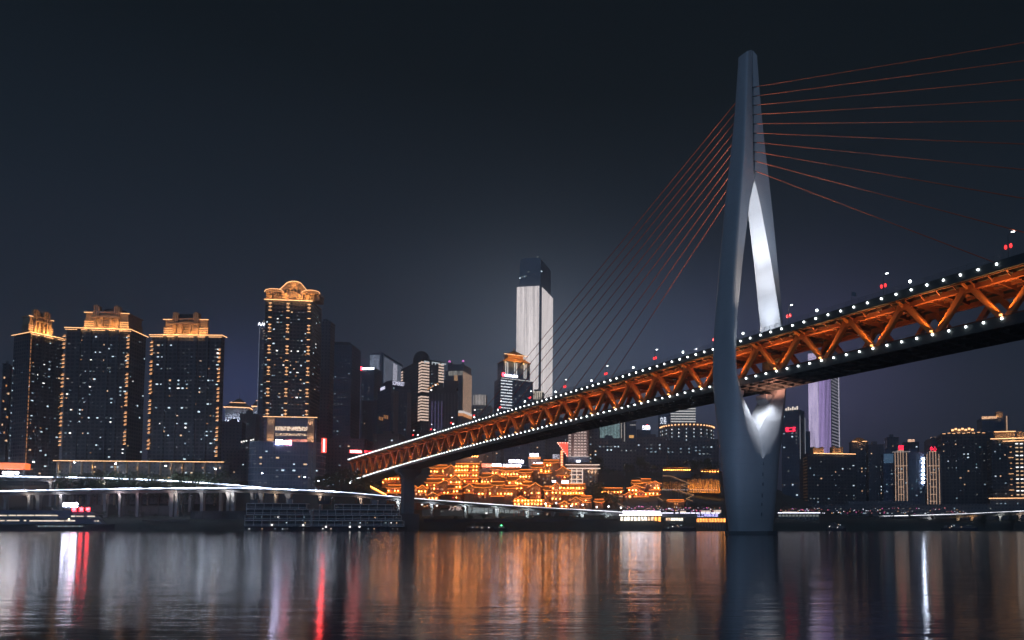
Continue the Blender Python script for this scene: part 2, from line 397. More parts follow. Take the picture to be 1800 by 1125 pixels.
# service pipe under the lower edge
# top and bottom chords, floor beams under the upper deck
ch = MB()
for sg in (1, -1):
    strip(ch, sg * WT - .55, sg * WT + .55, ZU, -2.9, -1.75); strip(ch, sg * WT - .5, sg * WT + .5, ZL, .12, 1.0)
    strip(ch, sg * (WU - .6) - .15, sg * (WU - .6) + .15, ZU, -1.75, -1.52)
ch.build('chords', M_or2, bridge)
# floor beams and stringers
fb = MB(); s = S0
while s < S1:
    z = ZU(s)
    fb.box(s - .16, s + .16, -WT + .55, WT - .55, z - 2.3, z - .92)
    for sg in (1, -1): fb.bar((s, sg * WT, z - 2.5), (s, sg * (WU - .5), z - 1.25), .22, .35)
    s += BAY / 4
for y in (-4.2, -1.4, 1.4, 4.2): strip(fb, y - .15, y + .15, ZU, -1.6, -.92)
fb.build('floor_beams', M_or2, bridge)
# truss diagonals, every one a part
s_node = s_of(line_pt(1540, 606, CL - WT / .7979))
nodes = [s_node + BAY * k for k in range(-12, 40)]
M_flt = emit('flood glass', (1, .42, .12), 3)
for s in nodes:
    if not (S0 + 10 < s < S1 - 6): continue
    for sg in (1, -1):
        for ds_ in (-1, 1):
            d = MB(); y = sg * WT
            p0 = (s + ds_ * .75, y, ZL(s) + .55); p1 = (s + ds_ * (BAY / 2 - .7), y, ZU(s + ds_ * BAY / 2) - 2.2)
            d.bar(p0, p1, 1.35, 1.35, up=(0, 1, 0))
            v = Vector(p1) - Vector(p0)
            for f in (.1, .93):
                q = Vector(p0) + v * f; d.bar(q - v.normalized() * .14, q + v.normalized() * .14, 1.45, 1.45, up=(0, 1, 0))
            d.build('truss_diagonal', M_or, bridge)
        # gusset at the top node and the floodlight at the foot
        nt_ = s + BAY / 2; g = MB().box(nt_ - 1.9, nt_ + 1.9, sg * WT - .62, sg * WT + .62, ZU(nt_) - 3.3, ZU(nt_) - 1.7)
        g.bar((nt_, sg * (WT + .6), ZU(nt_) - 2.4), (nt_, sg * (WU - .4), ZU(nt_) - 1.3), .5, .6)
        g.build('gusset', M_or, bridge)
        if -150 < s:
            fl = MB().box(s - .3, s + .3, sg * (WT + 2.0) - .2, sg * (WT + 2.0) + .2, ZL(s) + .5, ZL(s) + .85).bar((s, sg * WL, ZL(s) + .3), (s, sg * (WT + 2.0), ZL(s) + .5), .12)
            fl.build('truss_floodlight', M_flt if sg > 0 else M_steel, bridge)
            q = 1.0 if s < 230 else .55
            if sg > 0: lamp('truss_light', (s, WT + 2.1, ZL(s) + 1.1), 13500 * q, (1, .45, .14), bridge, .15, 112, (s, WT + .2, ZL(s) + 9), 1)
            else: lamp('truss_light', (s, -WT + 1.6, ZL(s) + .9), 1000 * q, (1, .42, .12), bridge, .15, 110, (s, -WT + .3, ZL(s) + 9), .6)
# lamps along both deck edges
def edge(parent, y, zf, smin, first, step, r, kinds):
    lm = MB().ball((0, 0, 0), r * .9, n=8, m=6).mesh('edge_lamp', M_lamp, smooth=60)
    s = first; n = 0; rest = MB()
    while s < S1 - 1:
        if n < 98: inst('edge_lamp', lm, parent, (s, y, zf(s)))
        else: rest.ball((s, y, zf(s)), r, n=6, m=5)
        n += 1; s += step
    if rest.v: tag(rest.build('edge_lamp', M_lamp, parent), kind='stuff')
st = BAY / 4
edge(upper, WU + .28, ZU, -115, s_node - st * 8 - .4, st, .27, 0)
edge(lower, WL + .38, ZL, -115, s_node - st * 8 + .2, st, .27, 0)
# floodlights on posts by the railing
c_f = CU
for k in range(-1, 13):
    Y = c_f * (.8983 + .1192 * k); P = Vector((-KB * Y + c_f, Y, 0)); s = s_of(P)
    if s > S1: break
    f = MB().tube((s, WU, ZU(s) + .4), (s, WU, ZU(s) + 2.0), .07); f.box(s - .3, s + .3, WU - .25, WU + .2, ZU(s) + 1.95, ZU(s) + 2.5)
    fo = f.build('floodlight', M_steel, bridge)
    MB().ball((s, WU + .2, ZU(s) + 2.2), .34).build('lens', M_lamp, fo)
# stay cables: fan of ten each way in the middle plane
M_cab = mat('cable sheath', (.72, .16, .07), .5, 0, .1)
rows_c = [141.6, 158, 174.2, 190.7, 207.3, 223.8, 240.4, 257.1, 274, 291.5]
for i, rw in enumerate(rows_c):
    z = zrow(rw, 233.0)
    for sg in (-1, 1):
        k = 9 - i; s = sg * (88.5 + k * 16.0)
        l = 2.5 + (rw - 140) * .002
        cb = MB().tube((sg * (l + .2), 0, z), (s, 0, ZU(s) + 1.0), .13, .13, 8)
        ob = cb.build('stay_cable', M_cab, bridge, smooth=60)
        so_ = MB(); v = (Vector((s, 0, ZU(s) + 1)) - Vector((sg * l, 0, z))).normalized(); a = Vector((sg * l, 0, z))
        so_.tube(a - v * .6, a + v * 1.6, .2, .17); so_.tube(Vector((s, 0, ZU(s) + 1)) - v * 3, Vector((s, 0, ZU(s) + .3)), .2, .24); so_.build('cable_socket', M_steel, ob)
# left pier with a hammerhead, abutment
PIER = line_pt(716, 905, CL); sp_ = s_of(PIER)
pr = MB(); zt = ZL(sp_) - 2.0
pr.box(sp_ - 3.2, sp_ + 3.2, -3.6, 3.6, 8, zt - 5)
vs = [(sp_ + a * 3.2, b * 3.6, zt - 6.5) for a, b in ((-1, -1), (1, -1), (1, 1), (-1, 1))] + [(sp_ + a * 3.6, b * 8.2, zt - 1.8) for a, b in ((-1, -1), (1, -1), (1, 1), (-1, 1))] + [(sp_ + a * 3.6, b * 8.2, zt) for a, b in ((-1, -1), (1, -1), (1, 1), (-1, 1))]
pr.add(vs, [(3, 2, 1, 0), (8, 9, 10, 11)] + [(i, (i + 1) % 4, 4 + (i + 1) % 4, 4 + i) for i in range(4)] + [(4 + i, 4 + (i + 1) % 4, 8 + (i + 1) % 4, 8 + i) for i in range(4)])
po = pr.build('pier', mat('pier concrete', (.22, .25, .28), .8, var=.2), bridge)
MB().box(sp_ - 5.5, sp_ + 5.5, -6.5, 6.5, -4, 12).build('pier_base', M_dconc, po)

# lights on the pylon: floods inside the eye and under the deck, as the photograph shows them
WH = (.86, .9, 1.0)
zd = ZU(0)
for P_, cone, tgt in ((180000, 36, (0, -3.5, zd + 53)), (50000, 40, (0, -7.5, zd + 37)), (24000, 52, (0, -9.6, zd + 22)), (22000, 110, (0, -10.5, zd + 4))):
    lamp('eye_flood', (-2.5, 9.4, zd + 2.2), P_, WH, bridge, .5, cone, tgt, 1)
lamp('eye_flood', (0, -9.3, zd + 3), 14000, WH, bridge, .5, 70, (0, 8, 105), .8)
lamp('front_flood', (-34, -5, zd + 2), 40000, (.55, .72, 1), bridge, 1, 60, (-2, -2, 128), .9)
for sg in (-1, 1): lamp('cable_flood', (sg * 15, 9.8, ZU(sg * 15) + 1.2), 34000, (1, .85, .75), bridge, .3, 120, (sg * 26, 0, 130), 1)
lamp('crotch_flood', (-1.0, 0, zb - 4), 1300, WH, bridge, .4, 170, (3, 0, zb - 12))
for y in (-3.2, 3.2): lamp('crotch_flood', (-6.3, y, zb - 1.0), 5200, WH, bridge, .4, 140, (-4.6, 0, zb - 14), 1)
lamp('crotch_flood', (-6.2, 0, zb - 8.5), 650, WH, bridge, .4, 150, (-4.5, 0, zb - 16), 1)
lamp('eye_flood', (-9, -6, zd + 2), 9000, WH, bridge, .4, 100, (-4, 10.5, zd + 10), 1)
lamp('side_fill', (-48, 44, 14), 12000, (.45, .62, 1), bridge, 2, 80, (-2, 6, 42), 1)  # added fill hung over the water, brightens the pylon's outer face
lamp('deck_flood', (-9, -2, zb - 4), 14000, (1, .4, .25), bridge, .4, 150, (-9, -2, zb + 3))

# street lamps with pairs of red lanterns down the middle of the upper deck
M_lant = emit('red lantern', (1, .03, .03), 2.6)
lant = MB().ball((0, 0, 0), .34, .55, 8, 6).mesh('red_lantern', M_lant, smooth=60)
lpole = MB(); lpole.tube((0, 0, 0), (0, 0, 9.6), .11, .07); lpole.bar((0, 0, 9.6), (1.2, 0, 10.1), .09); lpole.bar((-.7, 0, 7.6), (.7, 0, 7.6), .06)
lpole = lpole.mesh('pole', M_steel)
lhead = MB().box(.85, 1.55, -.14, .14, 10.0, 10.18).mesh('lamp_head', emit('street lamp glass', (.92, .97, 1), 9))
lhead2 = MB().box(.85, 1.55, -.22, .22, 9.95, 10.2).mesh('lamp_head', emit('road lamp glass', (.95, .96, 1), 70))
def street_lamp(P, rz, label, group, k=1.0, lanterns=True):
    r = tag(empty('street_lamp', P, rz), label, 'street lamp', group); r.scale = (k, k, k)
    inst('pole', lpole, r, (0, 0, 0)); inst('lamp_head', lhead if lanterns else lhead2, r, (0, 0, 0))
    if lanterns:
        for s in (-1, 1): inst('red_lantern', lant, r, (s * .62, 0, 6.95))
    return r
for k in range(13):
    q = .7995 + .1306 * k; Y = CL * q; P = Vector((-KB * Y + CL, Y, 0)); s = s_of(P); P.z = ZU(s) + .45
    if s > S1 - 4: break
    street_lamp(P, math.atan2(Dv.y, Dv.x) + math.pi, 'street lamp with a pair of glowing red lanterns on the bridge deck', 'lantern lamps along the bridge deck')
# flag by the railing
P = line_pt(1497, 520, CU + 3); s = s_of(P); P.z = ZU(s) + .45
fl = tag(empty('flag', P, .3), 'dark flag on a thin pole above the bridge railing', 'flag')
MB().tube((0, 0, 0), (0, 0, 5.2), .05).build('pole', M_conc, fl)
fm = MB(); n = 8
for i in range(n + 1):
    for j in (0, 1): fm.v.append((i * .2, .15 * math.sin(i * .9), 5.1 - j * 1.1 - i * .05))
for i in range(n): fm.f.append((2 * i, 2 * i + 1, 2 * i + 3, 2 * i + 2)); fm.mi.append(0)
fm.build('cloth', mat('flag cloth', (.25, .27, .3), .8), fl, smooth=60)

# ------------------------------------------------------------------ buildings: frames set out from the photograph's bearings, each at its own distance
class Bld:
    """front runs from bearing A to bearing B at distance Y (of its left corner); side > 0 shows that much of the right flank, < 0 of the left"""
    def __init__(b, name, label, cat, A, B, top, Y, yaw=None, side=0, depth=None, group=None, base=None, row=None):
        row = row or (top + 860) / 2
        P = at(A, row, Y); u = P.x / P.y
        f = -math.atan(u)
        if yaw is None: yaw = f
        if side > 0: yaw = min(yaw, f - .34)
        if side < 0: yaw = max(yaw, f + .34)
        b.yaw = yaw; b.F = Vector((math.cos(yaw), math.sin(yaw), 0)); b.S = Vector((-math.sin(yaw), math.cos(yaw), 0))
        b.P = Vector((P.x, P.y, 0)); b.row = row
        b.w = b.fx(B, row)
        if side:
            corner = b.P + (b.F * b.w if side > 0 else Vector((0, 0, 0)))
            r = ray((B if side > 0 else A) + side, row); k = r.x / r.y
            q = b.S; b.d = (k * corner.y - corner.x) / (q.x - k * q.y)
        else: b.d = depth or max(12, min(26, b.w * .8))
        pts = [b.P, b.P + b.F * b.w, b.P + b.S * b.d, b.P + b.F * b.w + b.S * b.d]
        b.z0 = (min(ground(q.x, q.y) for q in pts) - .8) if base is None else zrow(base, Y)
        b.h = at(A, top, Y).z - b.z0
        b.root = empty(name, (P.x, P.y, b.z0), yaw); tag(b.root, label, cat, group)
    def hit(b, px, py, y=0):
        r = ray(px, py); o = b.P + b.S * y; n = b.S
        k = (o.x * n.x + o.y * n.y) / (r.x * n.x + r.y * n.y); q = r * k
        return q.x - b.P.x, q.y - b.P.y, q.z + HCAM
    def fx(b, px, py=None, y=0):
        x, yy, z = b.hit(px, py or b.row, y); return x * b.F.x + yy * b.F.y
    def fz(b, px, py, y=0): return b.hit(px, py, y)[2] - b.z0
    def rect(b, x0, x1, y0, y1, y=0):      # picture rows and columns to this front: x0, x1, z0, z1 in metres
        m = (y0 + y1) / 2; xm = (x0 + x1) / 2
        return b.fx(x0, m, y), b.fx(x1, m, y), b.fz(xm, y1, y), b.fz(xm, y0, y)
    def sub(b, name, mb, m, parent=None, **k): return mb.build(name, m, parent or b.root, **k)

def body(b, m, floor=3.3, ledge=.3, fins=0, h=None, x0=0, x1=None, d=None, z0=0, lm=None, name='wall', cap=True, finw=.5):
    h = h or b.h; x1 = x1 or b.w; d = d or b.d
    mb = MB().box(x0, x1, 0, d, z0, h)
    if ledge:
        z = z0 + floor
        while z < h - 1:
            mb.box(x0 - ledge, x1 + ledge, -ledge, d + ledge, z - .28, z, 1); z += floor
    for i in range(fins):
        x = x0 + (x1 - x0) * (i + .5) / fins; mb.box(x - finw / 2, x + finw / 2, -ledge - .35, -ledge + .02 if ledge else .02, z0, h + .3, 1)
        y = d * (i + .5) / fins
        mb.box(x1 + ledge - .02 if ledge else x1 - .02, x1 + ledge + .35, y - finw / 2, y + finw / 2, z0, h + .2, 1)
    if cap:
        mb.box(x0 - .4, x1 + .4, -.4, d + .4, h, h + .9, 1)
        mb.box(x0 + (x1 - x0) * .3, x0 + (x1 - x0) * .62, d * .3, d * .7, h + .9, h + 4.2, 1)
    return b.sub(name, mb, [m, lm or m])
def windows(b, n, seed, cols='cool cool2 warm dim', fl=3.3, bay=3.4, x0=None, x1=None, z0=None, z1=None, side=0.0, ww=(.7, 1.7), wh=(.6, 1.15), y=0, off=.36):
    rg = random.Random(seed); used = set(); cols = cols.split()
    x0 = .6 if x0 is None else x0; x1 = b.w - .6 if x1 is None else x1; z0 = 4 if z0 is None else z0; z1 = b.h - 3 if z1 is None else z1
    nb = max(1, int((x1 - x0) / bay)); nf = max(1, int((z1 - z0) / fl)); t = 0
    while len(used) < n and t < n * 6:
        t += 1
        onside = rg.random() < side
        k = (onside, rg.randrange(nb), rg.randrange(nf))
        if k in used: continue
        used.add(k); w = rg.uniform(*ww); h = rg.uniform(*wh); z = z0 + (k[2] + .5) * fl
        c = rg.choice(cols)
        if onside:
            nn = max(1, int(b.d / bay)); yy = (k[1] % nn + .5) * b.d / nn
            inst('lit_window', WM[c], b.root, (b.w + off, yy, z), (w, 1, h), R(90))
        else: inst('lit_window', WM[c], b.root, (x0 + (k[1] + .5) * (x1 - x0) / nb, y - off, z), (w, 1, h))
def strip_h(b, x0, x1, z, m=None, y=-.5, t=.35, name='light_strip', parent=None):
    return b.sub(name, MB().box(x0, x1, y - .12, y + .12, z - t / 2, z + t / 2), m or M_led, parent)
def strip_v(b, x, z0, z1, m=None, y=-.5, t=.35, name='light_strip', parent=None):
    return b.sub(name, MB().box(x - t / 2, x + t / 2, y - .12, y + .12, z0, z1), m or M_led, parent)
def sign(b, s, px0, px1, py0, py1, m, y=-.6, name='sign', parent=None):
    x0, x1, z0, z1 = b.rect(px0, px1, py0, py1, y)
    h = z1 - z0; o = text(s, name, h * 1.35, m, parent or b.root, (x0, y, z0 + h * .08), ext=.12)
    wd = max(.1, max((v.co.x for v in o.data.vertices), default=1)); o.scale = ((x1 - x0) / wd, 1, 1); return o

F_res = facade('residential facade', (.105, .125, .145), (.028, .038, .046), 3.3, 3.1, .22)
F_res2 = facade('tall residential facade', (.10, .12, .135), (.03, .042, .05), 2.8, 3.0, .25)
F_off = facade('office glass facade', (.15, .19, .25), (.08, .11, .155), 1.6, 3.6, .12, .1)
F_gry = facade('grey block facade', (.19, .20, .225), (.055, .065, .08), 3.0, 3.2, .3)
F_pnk = facade('pink stone facade', (.32, .25, .23), (.05, .04, .045), 2.6, 3.3, .35)
F_blue = facade('blue glass facade', (.15, .20, .29), (.08, .115, .175), 2.2, 3.4, .15, .12)
M_ledge = mat('facade ledge', (.13, .14, .15), .7)
M_ledgeb = mat('blue facade ledge', (.13, .16, .21), .6)

# --- three residential towers with golden crowns
def crown(b, px0, px1, py_top, py_base, side=True, front=True):
    x0, x1, z0, z1 = b.rect(px0, px1, py_top, py_base, 2.0); w = x1 - x0; h = z1 - z0; z0 = b.h + .9; h = z1 - z0; d = min(b.d - 3, w * .6); y0 = 2.0
    hb = h * .66
    m = MB().box(x0 + w * .02, x1 - w * .02, y0, y0 + d, z0, z0 + hb)
    for i in range(4):                       # ribbed wings
        zz = z0 + h * (.06 + i * .085)
        m.box(x0 - .25, x0 + w * .20, y0 - .5, y0 + d + .3, zz, zz + h * .045); m.box(x1 - w * .20, x1 + .25, y0 - .5, y0 + d + .3, zz, zz + h * .045)
    m.box(x0 - .5, x1 + .5, y0 - .7, y0 + d + .5, z0 + hb, z0 + hb + .7)
    m.box(x0 + w * .18, x0 + w * .82, y0 - 1.0, y0 + .2, z0 + hb - .1, z0 + hb + 1.3)
    for fx in (.24, .40, .60, .76):          # portal columns
        m.box(x0 + w * fx - .9, x0 + w * fx + .9, y0 - 1.4, y0 + .3, z0, z0 + h * .46)
    m.extr([(x0 + w * .18, z0 + h * .46), (x0 + w * .82, z0 + h * .46), (x0 + w * .82, z0 + h * .50), (x0 + w * .5, z0 + h * .57), (x0 + w * .18, z0 + h * .50)], y0 - 1.8, y0 + .4)
    for fx in (.27, .73):                    # paired pylons above the cornice
        for dx, hh in ((-1.5, .97), (.0, 1.0), (1.5, .95)):
            m.box(x0 + w * fx + dx - .62, x0 + w * fx + dx + .62, y0 - 1.3, y0 + 2.2, z0 + h * .5, z0 + h * hh)
    c = b.sub('crown', m, M_stone)
    b.sub('louvre', (lambda q: [q.box(x0 + w * .44, x0 + w * .56, y0 - .5, y0 - .05, z0 + .6 + i * h * .1, z0 + .6 + i * h * .1 + .5) for i in range(4)] and q)(MB()), M_steel, c)
    b.sub('drum', MB().prism([(x0 + w * .5 + w * .24 * math.cos(t * .5236), y0 + d * .55 + d * .33 * math.sin(t * .5236)) for t in range(12)], z0 + hb + .7, z0 + h * .93), M_dark, c)
    b.sub('light_strip', MB().box(x0 - .6, x1 + .6, y0 - .95, y0 - .75, z0 + hb + .05, z0 + hb + .45), M_led, c)
    for i in range(3):
        zz = z0 + h * (.115 + i * .085)
        for a_, b_ in ((x0 - .3, x0 + w * .2), (x1 - w * .2, x1 + .3)):
            b.sub('light_strip', MB().box(a_, b_, y0 - .62, y0 - .5, zz, zz + .16), M_led, c)
    for fx in (.1, .34, .66, .9):
        lamp('crown_light', (x0 + w * fx, y0 - 5.5, z0 + .8), 3000, (1, .42, .12), b.root, .3)
    return x0, x1, z0
def eaves(b, pts, y=-.9):
    """light strip with a cornice along the front top edge and round the flank"""
    c = b.sub('cornice', MB().box(-1.2, b.w + 1.2, -1.2, b.d + 1.2, b.h, b.h + .9), M_stone)
    b.sub('light_strip', MB().box(-1.3, b.w + 1.3, -1.35, -1.2, b.h + .1, b.h + .55), M_led, c)
    b.sub('light_strip', MB().box(-1.0, b.w + 1.0, -.75, -.6, b.h - 1.1, b.h - .8), M_led, c)
    b.sub('light_strip', MB().box(b.w + 1.2, b.w + 1.35, -1.3, b.d + 1.2, b.h + .1, b.h + .55), M_led, c)
    b.sub('light_strip', MB().box(-1.35, -1.2, -1.3, b.d + 1.2, b.h + .1, b.h + .55), M_led, c)
BAL = emit('balcony light', (1, .40, .13), .62)
BALM = MB().box(-.5, .5, -.1, .1, -.5, .5).mesh('balcony_light', BAL)
BALS = MB().box(-.5, .5, -.2, .2, -.1, .1).mesh('balcony_light', M_led)
def balcony_col(b, pxt, pyt, pxb, pyb, period=5.35, run=4, fl=3.1, w=2.2, side=False):
    n = int((b.fz(pxt, pyt) - b.fz(pxb, pyb)) / fl); zt = b.fz(pxt, pyt)
    xx = b.fx((pxt + pxb) / 2, (pyt + pyb) / 2)
    k = 0
    for i in range(n):
        z = zt - i * fl; 
        b.sub('balcony', MB().box(xx - w * .75, xx + w * .75, -1.2, .1, z - fl * .45, z - fl * .36), M_ledge)
        if i % 5 >= run: continue
        inst('balcony_light', BALS, b.root, (xx, -1.0, z - fl * .30), (w * .85, 1, 1.3))
        if i % 5 in (0, 1, 2, 3): inst('balcony_light', BALM, b.root, (xx, -.3, z + .1), (w * .7, 1, fl * .42))

def flutes(b, xs, w=2.6, dp=1.1):
    m = MB()
    for x in xs: m.box(x - w / 2, x + w / 2, -dp, .05, 0, b.h - .2)
    b.sub('bay_window', m, [F_res])

bA = Bld('residential_tower', 'narrow dark residential tower with a golden crown nearest the left edge, seen on its corner', 'apartment tower', 49, 107, 585, 585, side=-30, yaw=1.15)
body(bA, F_res, 3.1, .35, h=bA.h, cap=False, lm=M_ledge); eaves(bA, 0); flutes(bA, [bA.w * f for f in (.3, .72)])
crown(bA, 51, 93, 546, 583)
windows(bA, 46, 11, 'cool cool2 warm dim cool white', 3.1, 3.2, ww=(.8, 1.6))
for i in range(34): inst('balcony_light', BALM, bA.root, (-.15, -.5, bA.h - 3 - i * 3.1), (.55, 1, 2.1 if i % 5 else .6))
for i in range(16): inst('lit_window', WM[('cool2', 'dim', 'cool')[i % 3]], bA.root, (-.4, bA.d - 1.5, 12 + i * 6.2), (1.0, 1, 1.0), R(90))
bB = Bld('residential_tower', 'widest residential tower with a golden crown, between its narrow and its boxy neighbour', 'apartment tower', 112, 224, 577, 572, side=28, yaw=.12)
body(bB, F_res, 3.1, .35, cap=False, lm=M_ledge); eaves(bB, 0); flutes(bB, [bB.w * f for f in (.2, .36, .64, .8)])
crown(bB, 150, 227, 537, 576)
windows(bB, 78, 12, 'cool cool cool2 cool warm dim white cool', 3.1, 3.2, side=.1, ww=(.8, 1.9))
balcony_col(bB, 113.5, 590, 106, 798); balcony_col(bB, 226, 590, 219.5, 798)
bC = Bld('residential_tower', 'boxy residential tower with a golden crown, right of its widest neighbour', 'apartment tower', 262, 385, 590, 566, side=6, yaw=.02)
body(bC, F_res, 3.1, .35, cap=False, lm=M_ledge); eaves(bC, 0); flutes(bC, [bC.w * f for f in (.2, .36, .64, .8)])
crown(bC, 289, 366, 549, 596)
windows(bC, 90, 13, 'cool cool cool2 white warm dim cool warm', 3.1, 3.2, ww=(.8, 2.0))
balcony_col(bC, 268, 601, 261, 800); balcony_col(bC, 385, 614, 382, 808)
for b_, n_, sd in ((bA, 40, 71), (bB, 80, 72), (bC, 80, 73)): windows(b_, n_, sd, 'dim dim cool2 dim orange', 3.1, 2.3, ww=(.5, 1.1), wh=(.5, .9))
# podium with a golden eaves line
bP = Bld('podium_hall', 'long low podium under the golden-crowned towers with a golden eaves line and lit columns', 'podium', 98, 393, 811, 552, yaw=.10, depth=9)
body(bP, F_gry, 4.5, 0, cap=False); 
rf = bP.sub('roof', MB().box(-1, bP.w + 1, -2.0, bP.d + 1, bP.h, bP.h + .8), M_dconc); strip_h(bP, -1, bP.w + 1, bP.h + .4, M_led, -2.1, .38, parent=rf)
rg = random.Random(4)
for i in range(15):
    x = bP.w * (i + .3) / 15; c = bP.sub('column', MB().box(x - .42, x + .42, -1.5, -.1, 0, bP.h), M_stone)
    if i in (0, 3, 5, 7, 10, 11): lamp('column_light', (x, -2.6, bP.h - 4.5), 150, (1, .55, .22), bP.root, .2)
windows(bP, 26, 8, 'dim cool2 orange cool warm', 4, 4, ww=(.8, 2), z0=bP.h - 14, z1=bP.h - 2)

# --- tall tower with arched golden crown
bF = Bld('arched_crown_tower', 'tallest dark apartment tower with an arched golden crown and three columns of lamps', 'apartment tower', 462, 545, 527, 600, side=17, yaw=.13)
body(bF, F_res2, 3.0, .55, cap=False, lm=mat('tower ledge', (.19, .19, .19), .7))
w = bF.w
for fx in (.12, .5, .95): 
    m = MB()
    for k in range(5): m.box(w * fx - 1.7 + abs(k - 2) * .0 + k * .68 - .34, w * fx - 1.7 + k * .68 + .34, -1.3 + abs(k - 2) * .35, .1, 0, bF.h)
    bF.sub('bay_window', m, F_res2)
z = bF.h - 3
zb_ = bF.fz(500, 733)
i = 0
while z > zb_:
    if i % 2 == 0 or i % 6 == 1:
        for fx in (.12, .5, .95):
            inst('facade_light', BALS, bF.root, (w * fx, -1.6, z), (2.4, 1, 1.5)); 
            if i % 6 in (0, 1): inst('facade_light', BALM, bF.root, (w * fx, -1.55, z - .6), (.7, 1, 2.6))
    z -= 3; i += 1
windows(bF, 60, 15, 'cool cool2 white warm dim teal cool', 3.0, 2.6, z0=zb_, side=.12, off=.62)
windows(bF, 60, 75, 'dim dim cool2 orange', 3.0, 2.3, z0=zb_, ww=(.5, 1.2), wh=(.4, .8), off=.62)
m = MB(); hh = bF.h
def arch(x0, x1, z0, z1, n=10): return [(x0, z0)] + [((x0 + x1) / 2 - (x1 - x0) / 2 * math.cos(math.pi * i / n), z0 + (z1 - z0) * math.sin(math.pi * i / n) ** .75) for i in range(1, n)] + [(x1, z0)]
xa, xb = bF.fx(466, 515), bF.fx(499, 515); xc, xd = bF.fx(489, 510), bF.fx(541, 510); xe, xg = bF.fx(531, 520), bF.fx(563, 520)
zt1, zt2 = bF.fz(515, 494), bF.fz(480, 508)
m.box(0, w, 0, bF.d, hh, hh + 1.2)
for a, c_ in ((xa, xb), (xe, xg)):
    m.extr(arch(a, c_, zt2 - 3.2, zt2), -1.2, bF.d * .5)
    for q in (.1, .35, .65, .9): m.box(a + (c_ - a) * q - .5, a + (c_ - a) * q + .5, -.6, .5, hh + 1.2, zt2 - 3.2)
    m.box(a + .8, c_ - .8, 1.5, bF.d * .5, hh + 1.2, zt2 - 3.2)
m.extr([(xc, hh + 1.2), (xc, zt1 - 8.5), (xc + (xd - xc) * .3, zt1 - 1.2), (xc + (xd - xc) * .45, zt1), (xc + (xd - xc) * .62, zt1), (xc + (xd - xc) * .76, zt1 - 1.4), (xd, zt1 - 8.5), (xd, hh + 1.2)], .5, bF.d * .6)
m.extr([(xc + 3, hh + 1.2), (xc + 3, hh + 5), ((xc + xd) / 2, hh + 8), (xd - 3, hh + 5), (xd - 3, hh + 1.2)], -1.4, .4)
cr = bF.sub('crown', m, M_stone)
bF.sub('louvre', (lambda q: [q.box(xc + 5 + i * 2.6, xc + 6.6 + i * 2.6, .2, .52, zt1 - 10.5, zt1 - 7) for i in range(5)] and q)(MB()), M_steel, cr)
zz = [(xc, zt1 - 8.5), (xc + (xd - xc) * .3, zt1 - 1.2), (xc + (xd - xc) * .45, zt1), (xc + (xd - xc) * .62, zt1), (xc + (xd - xc) * .76, zt1 - 1.4), (xd, zt1 - 8.5)]
q = MB()
for (x1, z1), (x2, z2) in zip(zz, zz[1:]): q.bar((x1, .3, z1), (x2, .3, z2), .35)
bF.sub('light_strip', q, M_led, cr)
for a, c_ in ((xa, xb), (xe, xg)):
    q = MB(); pp = arch(a, c_, zt2 - 3.2, zt2)
    for (x1, z1), (x2, z2) in zip(pp, pp[1:]): q.bar((x1, -1.3, z1), (x2, -1.3, z2), .28)
    bF.sub('light_strip', q, M_led, cr)
strip_h(bF, -.8, w + .8, hh + .2, M_led, -.9, .5, parent=cr)
for x, y, z, p_ in ((xa + 4, -5, hh + 2, 1800), ((xc + xd) / 2 - 5, -6, hh + 3, 2600), ((xc + xd) / 2 + 6, -6, hh + 3, 2600), (xe + 6, -5, hh + 2, 2200), ((xc + xd) / 2, -3, zt1 - 3, 900)):
    lamp('crown_light', (x, y, z), p_ * 1.1, (1, .42, .12), bF.root, .3)
# lit gallery below the tower
x0, x1, z0, z1 = bF.rect(464, 556, 734, 774, -2)
g = bF.sub('gallery', MB().box(x0, x1, -2, -.7, z0 - 8, z1).box(x0 - .8, x1 + .8, -2.6, -.7, z1, z1 + .8), F_blue)
strip_h(bF, x0 - .8, x1 + .8, z1 + .4, M_led, -2.7, .4, parent=g)
for a, c_ in ((470, 483), (541, 553)):
    q0, q1, _, _ = bF.rect(a, c_, 740, 770, -2); bF.sub('gallery_column', MB().box(q0, q1, -3.2, -1.9, z0 - 8, z1 - .2), M_stone, g)
    lamp('column_light', ((q0 + q1) / 2, -6.5, z0 + 1), 900, (1, .62, .4), bF.root, .3); lamp('column_light', ((q0 + q1) / 2, -5.0, z1 - 4), 260, (1, .62, .4), bF.root, .3)
q0, q1, r0, r1 = bF.rect(484, 541, 750, 757, -2.2); bF.sub('sparkle_band', MB().box(q0, q1, -2.3, -1.95, r0, r1), emit_noise('sparkle band', (1, .72, .5), 2.6, (1.6, 1.6, 1.6), .02, (.45, .62)), g)
q0, q1, r0, r1 = bF.rect(484, 541, 762, 766, -2.2); bF.sub('sparkle_band', MB().box(q0, q1, -2.3, -1.95, r0, r1), emit_noise('sparkle line', (1, .66, .4), 1.6, (.8, .8, .8), .0, (.45, .6)), g)
q0, q1, r0, r1 = bF.rect(505, 540, 772, 777, -2.2); bF.sub('sparkle_band', MB().box(q0, q1, -2.3, -1.95, r0, r1), emit_noise('red shop band', (1, .3, .2), 1.4, (.6, .6, .6), .1), g)
# rear wing in shade
bFr = Bld('apartment_tower', 'plain dark slab rising close behind the arched-crown tower', 'apartment tower', 556, 578, 566, 680, yaw=.1); body(bFr, F_gry, 3.2, .3)
